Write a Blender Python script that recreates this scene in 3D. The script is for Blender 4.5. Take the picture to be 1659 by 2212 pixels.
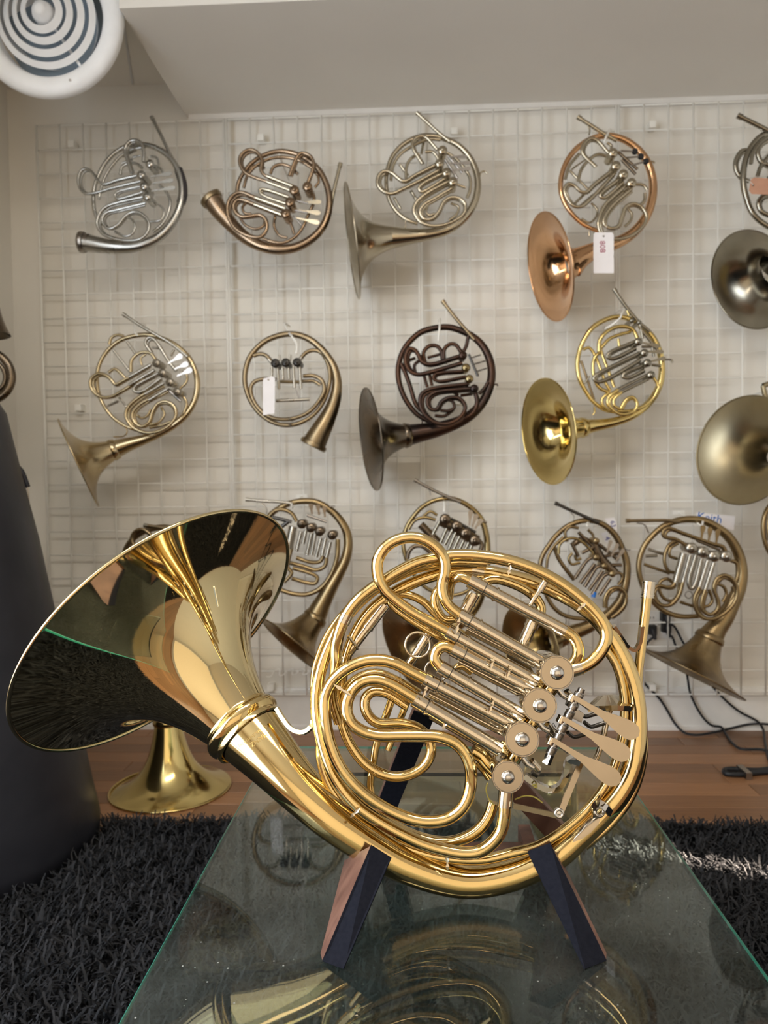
import bpy, math, random
import numpy as np
from mathutils import Vector, Matrix
from mathutils.bvhtree import BVHTree
random.seed(7); rng = np.random.default_rng(7)
S = bpy.context.scene
for o in list(bpy.data.objects): bpy.data.objects.remove(o)
COL = S.collection

# ------------------------------------------------------------------ camera
IW, IH, F = 1659.0, 2212.0, 1600.0           # image size, focal length in pixels
ZC = 0.79                                     # camera height above the floor
cam_d = bpy.data.cameras.new('camera'); cam = bpy.data.objects.new('camera', cam_d); COL.objects.link(cam)
cam_d.sensor_fit = 'VERTICAL'; cam_d.sensor_height = 36.0; cam_d.lens = 36.0*F/IH
cam_d.clip_start = 0.02
cam.location = (0, 0, ZC)
RM = Matrix.Rotation(math.radians(2.52), 3, 'Z') @ Matrix.Rotation(math.radians(90-2.0), 3, 'X') @ Matrix.Rotation(math.radians(-0.72), 3, 'Z')
cam.rotation_euler = RM.to_euler()
cam_d.dof.use_dof = True; cam_d.dof.focus_distance = 0.66; cam_d.dof.aperture_fstop = 11.0
S.camera = cam
RN = np.array(RM)

# ------------------------------------------------------------------ world, sun, window light, exposure
S.view_settings.view_transform = 'Standard'; S.view_settings.look = 'None'
S.view_settings.exposure = 0.0; S.view_settings.gamma = 1.0
S.view_settings.use_curve_mapping = False
W = bpy.data.worlds.new('sky'); S.world = W; W.use_nodes = True
W.node_tree.nodes['Background'].inputs[0].default_value = (0.55, 0.68, 0.9, 1)
W.node_tree.nodes['Background'].inputs[1].default_value = 1.0
sun_d = bpy.data.lights.new('sun', 'SUN'); sun = bpy.data.objects.new('sun', sun_d); COL.objects.link(sun)
sun_d.energy = 120.0; sun_d.color = (1.0, 0.82, 0.64); sun_d.angle = 0.009
SUN_DIR = Vector((-0.960, 0.277, 0)).normalized()*math.cos(math.radians(22)); SUN_DIR.z = -math.sin(math.radians(22))
sun.rotation_euler = SUN_DIR.to_track_quat('-Z', 'Y').to_euler(); sun.location = (3, 0, 3)

def area(name, loc, direction, sx, sy, power, color):
    d = bpy.data.lights.new(name, 'AREA'); o = bpy.data.objects.new(name, d); COL.objects.link(o)
    d.shape = 'RECTANGLE'; d.size = sx; d.size_y = sy; d.energy = power; d.color = color
    o.location = loc; o.rotation_euler = Vector(direction).to_track_quat('-Z', 'Z').to_euler()
    return o
XL, XR, YB, YW, ZT = -1.31, 2.0, -1.9, 2.39, ZC+1.297     # room shell
area('window_daylight_left', (XL+0.02, -0.05, 1.12), (1, 0, 0), 1.8, 1.6, 56, (0.86, 0.93, 1.0))
area('window_daylight_back', (0.3, YB+0.02, 1.03), (0, 1, 0), 3.0, 1.86, 12.0, (1.0, 0.83, 0.60))
area('added_ceiling_fill', (-0.2, 0.35, ZT-0.035), (0, 0, -1), 1.2, 0.3, 22, (1.0, 0.90, 0.77))  # unseen fill light, added overhead to brighten the grid wall

# ------------------------------------------------------------------ pixel -> place helpers
def ray(px, py):
    d = np.array([(px-IW/2)/F, -(py-IH/2)/F, -1.0]); return RN @ d
def on_y(px, py, Y):
    d = ray(px, py); t = Y/d[1]; return np.array([d[0]*t, Y, ZC+d[2]*t])
def on_z(px, py, Z):
    d = ray(px, py); t = (Z-ZC)/d[2]; return np.array([d[0]*t, d[1]*t, Z])

def rim_depth(p0, px, py, c, lo=-.3, hi=.3):
    """depth offset of a bell mouth seen at (px,py) so that its axis from p0 makes cos = c with the sight line (c<0: we look into it)"""
    d = ray(px, py); n = d/np.linalg.norm(d)
    def g(o):
        Y = p0[1]+o; p = np.array([d[0]*Y/d[1], Y, ZC+d[2]*Y/d[1]]); v = p-p0; return v.dot(n)/np.linalg.norm(v)-c, p
    for _ in range(50):
        m = (lo+hi)/2
        if g(m)[0] < 0: lo = m
        else: hi = m
    return g((lo+hi)/2)[1]

# ------------------------------------------------------------------ mesh helpers
def spline(P, spacing):
    P = np.asarray(P, float); n = len(P)
    if n == 2:
        m = max(2, int(np.linalg.norm(P[1,:3]-P[0,:3])/spacing/3)+2)
        t = np.linspace(0, 1, m)[:, None]; return P[0]*(1-t)+P[1]*t
    E = np.vstack([2*P[0]-P[1], P, 2*P[-1]-P[-2]])
    out = []
    for i in range(1, n):
        p0, p1, p2, p3 = E[i-1], E[i], E[i+1], E[i+2]
        d01 = max(np.linalg.norm((p1-p0)[:3])**.5, 1e-6); d12 = max(np.linalg.norm((p2-p1)[:3])**.5, 1e-6); d23 = max(np.linalg.norm((p3-p2)[:3])**.5, 1e-6)
        t0, t1 = 0, d01; t2 = t1+d12; t3 = t2+d23
        m = max(2, int(np.linalg.norm((p2-p1)[:3])/spacing)+1)
        t = np.linspace(t1, t2, m, endpoint=False)[:, None]
        A1 = (t1-t)/(t1-t0)*p0+(t-t0)/(t1-t0)*p1; A2 = (t2-t)/(t2-t1)*p1+(t-t1)/(t2-t1)*p2; A3 = (t3-t)/(t3-t2)*p2+(t-t2)/(t3-t2)*p3
        B1 = (t2-t)/(t2-t0)*A1+(t-t0)/(t2-t0)*A2; B2 = (t3-t)/(t3-t1)*A2+(t-t1)/(t3-t1)*A3
        out.append((t2-t)/(t2-t1)*B1+(t-t1)/(t2-t1)*B2)
    out.append(P[-1:]); return np.vstack(out)

def sweep(path, r, seg=12, caps=True, flat=None):
    """circle (or flat bar when flat=(half_w, half_t)) swept along path"""
    path = np.asarray(path, float); M = len(path); r = np.broadcast_to(np.asarray(r, float), (M,))
    T = np.gradient(path, axis=0); T /= np.linalg.norm(T, axis=1)[:, None]+1e-12
    ref = np.array([0., 1., 0.]) if abs(T[0][1]) < 0.9 else np.array([1., 0., 0.])
    U = np.zeros_like(T); u = ref-T[0]*ref.dot(T[0]); U[0] = u/np.linalg.norm(u)
    for i in range(1, M):
        u = U[i-1]-T[i]*U[i-1].dot(T[i]); U[i] = u/(np.linalg.norm(u)+1e-12)
    V = np.cross(T, U)
    if flat is None:
        a = np.arange(seg)*2*math.pi/seg; cs, sn = np.cos(a), np.sin(a)
        vs = path[:, None, :]+r[:, None, None]*(cs[None, :, None]*U[:, None, :]+sn[None, :, None]*V[:, None, :])
    else:
        seg = 4; hw, ht = flat
        k = np.array([(ht, hw), (ht, -hw), (-ht, -hw), (-ht, hw)])
        vs = path[:, None, :]+(k[None, :, 0, None]*U[:, None, :]+k[None, :, 1, None]*V[:, None, :]*(r[:, None, None] if True else 1))
    vs = vs.reshape(-1, 3)
    i = np.arange(M-1)[:, None]*seg; j = np.arange(seg)[None, :]; jn = (j+1) % seg
    f = np.stack([i+j, i+jn, i+seg+jn, i+seg+j], -1).reshape(-1, 4)
    faces = f.tolist()
    if caps:
        faces.append(list(range(seg-1, -1, -1))); faces.append(list(range((M-1)*seg, M*seg)))
    return vs, faces

def frame_of(axis):
    a = np.asarray(axis, float); a = a/np.linalg.norm(a)
    u = np.cross(a, [0, 0, 1.0]) if abs(a[2]) < .95 else np.cross(a, [1.0, 0, 0])
    u /= np.linalg.norm(u); return a, u, np.cross(a, u)

def lathe(center, axis, prof, seg=24, closed=False):
    """prof: list of (radius, distance along axis)"""
    a, u, v = frame_of(axis); c = np.asarray(center, float)
    ang = np.arange(seg)*2*math.pi/seg
    ring = np.cos(ang)[:, None]*u+np.sin(ang)[:, None]*v
    vs = np.vstack([c+a*h+ring*max(rr, 1e-5) for rr, h in prof]); M = len(prof)
    faces = []
    for i in range(M if closed else M-1):
        i2 = (i+1) % M
        for j in range(seg):
            k = (j+1) % seg; faces.append([i*seg+j, i*seg+k, i2*seg+k, i2*seg+j])
    return vs, faces

def torus(center, axis, R, r, seg=32, sub=8):
    return lathe(center, axis, [(R+r*math.cos(t), r*math.sin(t)) for t in np.arange(sub)*2*math.pi/sub], seg, closed=True)

BOXF = [[0, 3, 2, 1], [4, 5, 6, 7], [0, 1, 5, 4], [1, 2, 6, 5], [2, 3, 7, 6], [3, 0, 4, 7]]
def box(lo, hi):
    x0, y0, z0 = lo; x1, y1, z1 = hi
    return np.array([(x0,y0,z0),(x1,y0,z0),(x1,y1,z0),(x0,y1,z0),(x0,y0,z1),(x1,y0,z1),(x1,y1,z1),(x0,y1,z1)], float), [list(f) for f in BOXF]
def obox(c, X, Y, Z):
    """oriented box: centre and three half-vectors"""
    c, X, Y, Z = [np.asarray(q, float) for q in (c, X, Y, Z)]
    v = [c-X-Y-Z, c+X-Y-Z, c+X+Y-Z, c-X+Y-Z, c-X-Y+Z, c+X-Y+Z, c+X+Y+Z, c-X+Y+Z]
    return np.array(v), [list(f) for f in BOXF]
def prism(poly, off):
    """polygon (3D points) extruded by vector off"""
    P = np.asarray(poly, float); n = len(P); vs = np.vstack([P, P+np.asarray(off, float)])
    f = [list(range(n-1, -1, -1)), list(range(n, 2*n))]+[[i, (i+1) % n, n+(i+1) % n, n+i] for i in range(n)]
    return vs, f
def join(*gs):
    vs, fs, o = [], [], 0
    for v, f in gs:
        vs.append(np.asarray(v)); fs += [[i+o for i in q] for q in f]; o += len(v)
    return np.vstack(vs), fs

def root_loc(p):
    while p.parent is not None: p = p.parent
    return np.array(p.location)
def tag(o, label, cat, group=None, kind=None):
    if label: o['label'] = label
    if cat: o['category'] = cat
    if group: o['group'] = group
    if kind: o['kind'] = kind
    return o
def thing(name, loc, label, cat, group=None):
    o = bpy.data.objects.new(name, None); COL.objects.link(o); o.empty_display_size = 0.05
    o.location = [float(q) for q in loc]; return tag(o, label, cat, group)
def mk(name, geo, mat, parent=None, smooth=True, loc=None, fix=True):
    vs, fs = geo; vs = np.asarray(vs, float)
    if parent is not None: off = root_loc(parent)
    else: off = np.asarray(loc, float) if loc is not None else np.array([vs[:,0].mean(), vs[:,1].mean(), vs[:,2].min()])
    me = bpy.data.meshes.new(name); me.from_pydata((vs-off).tolist(), [], fs)
    if fix:
        import bmesh
        bm = bmesh.new(); bm.from_mesh(me); bmesh.ops.recalc_face_normals(bm, faces=bm.faces); bm.to_mesh(me); bm.free()
    if smooth:
        me.polygons.foreach_set('use_smooth', [True]*len(me.polygons)); me.set_sharp_from_angle(angle=math.radians(50))
    me.materials.append(mat)
    o = bpy.data.objects.new(name, me); COL.objects.link(o)
    if parent is not None: o.parent = parent
    else: o.location = off.tolist()
    return o
def sharp(o, deg=35):
    me = o.data
    try: me.set_sharp_from_angle(angle=math.radians(deg))
    except Exception: pass
    return o
def struct(name, geo, mat, parent=None, smooth=False):
    o = mk(name, geo, mat, parent, smooth)
    if parent is None: o['kind'] = 'structure'
    return o

# ------------------------------------------------------------------ materials
def new_mat(name):
    m = bpy.data.materials.new(name); m.use_nodes = True; nt = m.node_tree
    return m, nt, nt.nodes['Principled BSDF']
def noise_mix(nt, c1, c2, scale, detail=4, lo=.35, hi=.65, vec='Object', stretch=None):
    tc = nt.nodes.new('ShaderNodeTexCoord'); n = nt.nodes.new('ShaderNodeTexNoise'); n.inputs['Scale'].default_value = scale; n.inputs['Detail'].default_value = detail
    src = tc.outputs[vec]
    if stretch:
        mp = nt.nodes.new('ShaderNodeMapping'); mp.inputs['Scale'].default_value = stretch; nt.links.new(src, mp.inputs[0]); src = mp.outputs[0]
    nt.links.new(src, n.inputs['Vector'])
    r = nt.nodes.new('ShaderNodeValToRGB'); r.color_ramp.elements[0].position = lo; r.color_ramp.elements[1].position = hi
    r.color_ramp.elements[0].color = (*c1, 1); r.color_ramp.elements[1].color = (*c2, 1)
    nt.links.new(n.outputs['Fac'], r.inputs[0]); return r.outputs[0], n
def metal(name, c1, rough=.1, c2=None, scale=12, bump=0.0, r2=None, metallic=1.0):
    m, nt, b = new_mat(name)
    b.inputs['Metallic'].default_value = metallic; b.inputs['Roughness'].default_value = rough
    if c2 is None: c2 = tuple(q*.93 for q in c1)
    col, n = noise_mix(nt, c1, c2, scale); nt.links.new(col, b.inputs['Base Color'])
    if r2 is not None:
        mr = nt.nodes.new('ShaderNodeMapRange'); mr.inputs[1].default_value = .35; mr.inputs[2].default_value = .65; mr.inputs[3].default_value = rough; mr.inputs[4].default_value = r2
        nt.links.new(n.outputs['Fac'], mr.inputs[0]); nt.links.new(mr.outputs[0], b.inputs['Roughness'])
    if bump:
        bp = nt.nodes.new('ShaderNodeBump'); bp.inputs['Strength'].default_value = bump; bp.inputs['Distance'].default_value = .002
        nt.links.new(n.outputs['Fac'], bp.inputs['Height']); nt.links.new(bp.outputs[0], b.inputs['Normal'])
    return m
def paint(name, c1, rough=.6, c2=None, scale=20, bump=0.0, spec=.4, stretch=None):
    m, nt, b = new_mat(name); b.inputs['Roughness'].default_value = rough; b.inputs['Specular IOR Level'].default_value = spec
    if c2 is None: c2 = tuple(q*.95 for q in c1)
    col, n = noise_mix(nt, c1, c2, scale, stretch=stretch); nt.links.new(col, b.inputs['Base Color'])
    if bump:
        bp = nt.nodes.new('ShaderNodeBump'); bp.inputs['Strength'].default_value = bump; bp.inputs['Distance'].default_value = .003
        nt.links.new(n.outputs['Fac'], bp.inputs['Height']); nt.links.new(bp.outputs[0], b.inputs['Normal'])
    return m
GOLD = metal('polished_gold_brass', (.71, .54, .255), .09, (.69, .515, .235), 8)
BELLM = metal('mirror_gold_bell', (.70, .58, .33), .035, (.69, .57, .32), 6)
NICK = metal('warm_nickel', (.66, .585, .465), .09, (.64, .565, .445), 10)
CAPM = metal('satin_nickel_cap', (.45, .375, .285), .18, (.415, .345, .26), 30)
CHROME = metal('chrome', (.62, .60, .57), .06)
STEEL = metal('dull_steel', (.36, .33, .30), .28)
DARKST = metal('dark_steel', (.10, .095, .09), .3)
SILV = metal('old_silver_plate', (0.496, 0.488, 0.456), .22, (0.400, 0.392, 0.360), 14, r2=.32)
COPP = metal('brown_rose_brass', (0.361, 0.254, 0.164), .24, (0.254, 0.189, 0.131), 16, r2=.32)
NICKH = metal('nickel_silver_horn', (0.496, 0.440, 0.336), .17, (0.400, 0.352, 0.264), 12, r2=.26)
ROSE = metal('rose_brass', (0.680, 0.408, 0.221), .12, (0.595, 0.357, 0.196), 9, r2=.18)
PALE = metal('pale_lacquered_brass', (0.544, 0.440, 0.272), .18, (0.464, 0.368, 0.216), 12, r2=.28)
AGED = metal('aged_brown_brass', (0.344, 0.262, 0.156), .27, (0.246, 0.189, 0.115), 18, r2=.38)
PATI = metal('black_brown_patina', (.045, .036, .034), .30, (.095, .050, .032), 14, r2=.45)
PATB = metal('dark_patina_bell', (.13, .115, .095), .20, (.19, .14, .09), 9, r2=.3)
YELL = metal('yellow_brass', (0.704, 0.563, 0.246), .10, (0.651, 0.510, 0.211), 9, r2=.16)
GREYS = metal('tarnished_silver', (0.344, 0.320, 0.262), .16, (0.271, 0.246, 0.197), 11, r2=.26)
MATTEB = metal('matte_unlacquered_brass', (0.408, 0.348, 0.230), .36, (0.323, 0.272, 0.170), 7, r2=.45)
BRNB = metal('brown_antique_brass', (0.352, 0.264, 0.140), .28, (0.264, 0.188, 0.096), 12, r2=.38)
BRNB2 = metal('dark_antique_brass', (0.312, 0.226, 0.115), .25, (0.205, 0.148, 0.082), 16, r2=.36)
OLIVE = metal('olive_brass', (0.374, 0.297, 0.153), .2, (0.289, 0.212, 0.102), 12, r2=.3)
SLIDEN = metal('old_nickel_slide', (0.486, 0.450, 0.387), .24, (0.360, 0.333, 0.279), 25, r2=.34)
CASEM = metal('dull_brown_casing', (0.225, 0.173, 0.120), .3, (0.150, 0.116, 0.083), 20)
WHITEP = paint('white_wall_paint', (.80, .77, .705), .65, (.785, .755, .69), 6)
CEILP = paint('ceiling_paint', (.78, .745, .685), .75, (.765, .73, .67), 5)
WIREM = paint('white_coated_wire', (.90, .885, .83), .5)
TRIMP = paint('white_trim_gloss', (.78, .76, .72), .35)
PLASTIC = paint('white_plastic', (.83, .83, .82), .35)
DIFFM = paint('white_enamel', (.87, .88, .89), .4)
TAGP = paint('white_card', (.88, .85, .86), .8)
BTAG = paint('brown_card', (.55, .30, .20), .8, (.5, .27, .18), 40)
BLACKP = paint('black_rubber', (.012, .013, .016), .45)
FELT = paint('black_felt', (.008, .009, .014), .9, (.011, .012, .018), 300, bump=.15, spec=.06)
WOODL = paint('reddish_stand_wood', (.17, .085, .06), .45, (.10, .045, .032), 60, stretch=(1, 1, .08))
BAGM = paint('black_nylon', (.014, .015, .021), .42, (.019, .020, .027), 18, bump=.25, spec=.3)
LEATH = paint('dark_leather', (.05, .045, .05), .6)
INKR = paint('red_ink', (.35, .02, .08), .7); INKB = paint('blue_ink', (.02, .16, .55), .7); INKD = paint('navy_ink', (.03, .04, .3), .7)
ENGR = metal('engraving', (.45, .30, .10), .35)
STRING = paint('yellow_cord', (.50, .42, .10), .8)
BLUEM = paint('blue_tape', (.02, .16, .55), .6)
def text_geo(s, size):
    c = bpy.data.curves.new('t', 'FONT'); c.body = s; c.size = size; c.align_x = 'CENTER'; c.align_y = 'CENTER'; c.resolution_u = 2
    o = bpy.data.objects.new('t', c); COL.objects.link(o)
    me = bpy.data.meshes.new_from_object(o.evaluated_get(bpy.context.evaluated_depsgraph_get()))
    v = np.array([q.co[:] for q in me.vertices]); f = [list(p.vertices) for p in me.polygons]
    bpy.data.objects.remove(o); bpy.data.curves.remove(c); bpy.data.meshes.remove(me); return v, f

# ================================================================== the setting
def wood_mat():
    m, nt, b = new_mat('oak_floor'); b.inputs['Roughness'].default_value = .38
    col, n = noise_mix(nt, (.20, .092, .040), (.29, .145, .068), 5, 8, .3, .7, 'Object', (1.2, 30, 30))
    oi = nt.nodes.new('ShaderNodeObjectInfo'); hs = nt.nodes.new('ShaderNodeHueSaturation')
    mr = nt.nodes.new('ShaderNodeMapRange'); mr.inputs[3].default_value = .72; mr.inputs[4].default_value = 1.22
    nt.links.new(oi.outputs['Random'], mr.inputs[0]); nt.links.new(mr.outputs[0], hs.inputs['Value']); nt.links.new(col, hs.inputs['Color']); nt.links.new(hs.outputs[0], b.inputs['Base Color'])
    bp = nt.nodes.new('ShaderNodeBump'); bp.inputs['Strength'].default_value = .12; bp.inputs['Distance'].default_value = .001
    nt.links.new(n.outputs['Fac'], bp.inputs['Height']); nt.links.new(bp.outputs[0], b.inputs['Normal'])
    return m
OAK = wood_mat()
floor = struct('floor', box((XL, YB, -.06), (XR, YW, -.008)), paint('subfloor', (.26, .13, .06), .6), smooth=False)
def bevel_box(lo, hi, b):
    x0, y0, z0 = lo; x1, y1, z1 = hi
    return np.array([(x0,y0,z0),(x1,y0,z0),(x1,y1,z0),(x0,y1,z0),(x0,y0,z1-b),(x1,y0,z1-b),(x1,y1,z1-b),(x0,y1,z1-b),
                     (x0+b,y0+b,z1),(x1-b,y0+b,z1),(x1-b,y1-b,z1),(x0+b,y1-b,z1)], float), \
        [[0,3,2,1],[0,1,5,4],[1,2,6,5],[2,3,7,6],[3,0,4,7],[4,5,9,8],[5,6,10,9],[6,7,11,10],[7,4,8,11],[8,9,10,11]]
row = 0; y = YW-.012
while y > 1.55:
    x = XL-random.random()*.5
    while x < XR:
        L = random.choice([.45, .6, .75, .9]); x0, x1 = max(x, XL), min(x+L, XR)
        if x1-x0 > .03: mk('plank', bevel_box((x0+.0006, y-.0715+.0006, -.008), (x1-.0006, y-.0006, 0), .0012), OAK, floor, smooth=False)
        x += L
    y -= .0715
while y > YB:                         # rows under and behind the rug, longer boards
    x = XL-random.random()*1.0
    while x < XR:
        L = random.choice([1.0, 1.3, 1.6]); x0, x1 = max(x, XL), min(x+L, XR)
        if x1-x0 > .03 and y < .3: mk('plank', bevel_box((x0+.0006, y-.143+.0006, -.008), (x1-.0006, y-.0006, 0), .0012), OAK, floor, smooth=False)
        x += L
    y -= .143
T = .12
struct('wall_back', box((XL-T, YW, -.06), (XR+T, YW+T, ZT+.1)), WHITEP)
# left wall with its window opening (y -1.3..0.2, z .7..1.86)
LW = (-.95, .85, .32, 1.92)
struct('wall_left', join(box((XL-T, YB-T, -.06), (XL, LW[0], ZT+.1)), box((XL-T, LW[1], -.06), (XL, YW, ZT+.1)),
       box((XL-T, LW[0], -.06), (XL, LW[1], LW[2])), box((XL-T, LW[0], LW[3]), (XL, LW[1], ZT+.1))), WHITEP)
# right wall with a narrow gap that lets one bar of sun in
SG = (1.025, 1.085, .30, .73)
struct('wall_right', join(box((XR, YB-T, -.06), (XR+.02, SG[0], ZT+.1)), box((XR, SG[1], -.06), (XR+.02, YW, ZT+.1)),
       box((XR, SG[0], -.06), (XR+.02, SG[1], SG[2])), box((XR, SG[0], SG[3]), (XR+.02, SG[1], ZT+.1))), WHITEP)
BW = (-1.2, 1.8, .10, 1.96)
struct('wall_rear', join(box((XL, YB-T, -.06), (BW[0], YB, ZT+.1)), box((BW[1], YB-T, -.06), (XR, YB, ZT+.1)),
       box((BW[0], YB-T, -.06), (BW[1], YB, BW[2])), box((BW[0], YB-T, BW[3]), (BW[1], YB, ZT+.1))), WHITEP)
def window(name, plane, a0, a1, z0, z1, axis, bars):
    g = []
    def bar(p0, p1, z_0, z_1):
        g.append(box((plane-.03, p0, z_0), (plane+.03, p1, z_1)) if axis == 'x' else box((p0, plane-.03, z_0), (p1, plane+.03, z_1)))
    bar(a0-.04, a0, z0-.04, z1+.04); bar(a1, a1+.04, z0-.04, z1+.04); bar(a0, a1, z0-.04, z0); bar(a0, a1, z1, z1+.04)
    return struct(name, join(*g), TRIMP)
window('window_1', XL, LW[0], LW[1], LW[2], LW[3], 'x', 1)
# unseen cream panel added behind the rear window to shut out the sky
struct('added_sky_panel', box((BW[0], YB-.07, BW[2]), (BW[1], YB-.06, BW[3])), paint('cream_sky_panel', (.72, .60, .44), .8))
window('window_2', YB, BW[0], BW[1], BW[2], BW[3], 'y', 1)
struct('ceiling', box((XL-T, YB-T, ZT), (XR+T, YW+T, ZT+.1)), CEILP)
# bulkhead above the grid wall
c0 = on_y(405, 255, YW); ZS = c0[2]; cn = on_z(283, 17, ZS)
struct('trim_1', box((c0[0], cn[1], ZS), (XR, YW, ZT)), CEILP)
# thin cove strip where the bulkhead meets the wall
struct('trim_2', box((c0[0]+.01, YW-.022, ZS-.016), (XR, YW, ZS)), TRIMP)
# ceiling board seam
s0, s1 = on_z(262, 17, ZT), on_z(289, 184, ZT)
struct('trim_3', sweep([s0-[0, 0, .001], s1-[0, .01, .001]], .0035, 6), paint('seam_filler', (.62, .62, .62), .8))
# baseboard with moulded cap
bt = on_y(1000, 1487, YW-.02)[2]
prof = [(0, 0), (-.018, 0), (-.018, .012), (-.014, .016), (-.014, bt-.03), (-.018, bt-.022), (-.018, bt-.014), (-.009, bt-.008), (-.007, bt), (0, bt)]
struct('baseboard_back', prism([(XL, YW+p, z) for p, z in prof], (XR-XL, 0, 0)), TRIMP)
struct('baseboard_left', box((XL, YB, 0), (XL+.015, YW-.02, bt)), TRIMP)

# ------------------------------------------------------------------ wire grid panels
YG = 2.35; PW = .6096; SQ = PW/8; XG0 = on_y(905, 275, YG)[0]; ZG = on_y(905, 243, YG)[2]; GH = SQ*24
def wire_mesh(name, L, r, axis):
    v, f = sweep([(0, 0, 0), tuple(np.array(axis)*L)], r, 6); me = bpy.data.meshes.new(name); me.from_pydata(np.asarray(v).tolist(), [], f); me.materials.append(WIREM)
    me.polygons.foreach_set('use_smooth', [True]*len(me.polygons)); return me
mv = wire_mesh('wire', GH, .0026, (0, 0, 1)); mh = wire_mesh('wire', PW-.006, .0024, (1, 0, 0)); me_ = wire_mesh('wire', GH, .0035, (0, 0, 1))
names = ['white wire grid panel carrying the silver horn without a bell', 'white wire grid panel behind the single horn with the blank tag',
         'white wire grid panel behind the dark patinated horn', 'white wire grid panel behind the yellow brass horn and power outlet']
for k in range(4):
    x0 = XG0+(k-2)*PW
    g = thing('wire_grid_panel', (x0+PW/2, YG, ZG-GH), names[[0, 1, 2, 3][k]], 'wire grid', 'wire grid panels on the wall')
    for i in range(9):
        o = bpy.data.objects.new('wire', me_ if i in (0, 8) else mv); COL.objects.link(o); o.parent = g; o.location = (-PW/2+.004+i*(PW-.008)/8, -.0025, 0)
    for j in range(25):
        o = bpy.data.objects.new('wire', mh); COL.objects.link(o); o.parent = g; o.location = (-PW/2+.003, .0025, GH*j/24)
    for j in (0, 12, 23):            # stand-off brackets fixing the panel to the wall
        mk('wall_bracket', box((x0+.10, YG+.006, ZG-GH+SQ*j+.01), (x0+.12, YW-.002, ZG-GH+SQ*j+.03)), WIREM, g, smooth=False)

# ------------------------------------------------------------------ round air diffuser, top left
dc = on_y(95, 30, 1.86); k = 1.86/F
t = thing('air_diffuser', (dc[0], dc[1], dc[2]-.19), 'round white louvred air diffuser with concentric rings near the ceiling', 'air vent')
ax = np.array([.06, -1.0, -.10]); ax /= np.linalg.norm(ax)
flp = [(q*k, h) for q, h in [(168, -.016), (168, -.004), (163, .004), (150, .009), (135, .006), (126, -.002), (121, -.02), (117, -.045), (124, -.045), (128, -.022), (150, -.016)]]
mk('flange', lathe(dc, ax, flp, 64, closed=True), DIFFM, t)
for (r0, r1, h0) in [(97, 108, .000), (75, 87, .010), (54, 65, .018), (33, 45, .024)]:
    mk('louvre_ring', lathe(dc, ax, [(r1*k, h0-.010), (r0*k, h0), (r0*k-.002, h0-.003), (r1*k-.002, h0-.014)], 56, closed=True), DIFFM, t)
mk('center_cone', lathe(dc, ax, [(.0002, .030), (8*k, .030), (13*k, .026), (15*k, .020), (20*k, .018), (24*k, .006), (24*k, -.03), (.0002, -.03)], 40), DIFFM, t)
a_, u_, v_ = frame_of(ax)
dn = np.array([.55, 0, -.83]); dn = dn-ax*dn.dot(ax); dn /= np.linalg.norm(dn)
mk('spoke', sweep([dc-ax*.022-dn*125*k, dc-ax*.022+dn*125*k], .004, 6), DIFFM, t)
mk('duct', lathe(dc-ax*.02, (-.35, .62, .70), [(104*k, 0), (104*k, (ZT-.003-dc[2])/.70-.02), (.001, (ZT-.003-dc[2])/.70-.02)], 40), DIFFM, t)
mk('throat', lathe(dc, -ax, [(.001, .10), (118*k, .10)], 40), paint('duct_inside', (.30, .38, .46), .7), t)
for an in (20, 110, 200, 290):
    q = dc+(u_*math.cos(math.radians(an))+v_*math.sin(math.radians(an)))*146*k
    mk('screw', lathe(q, ax, [(.0001, .011), (.003, .0105), (.0035, .008)], 10), STEEL, t)

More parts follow.
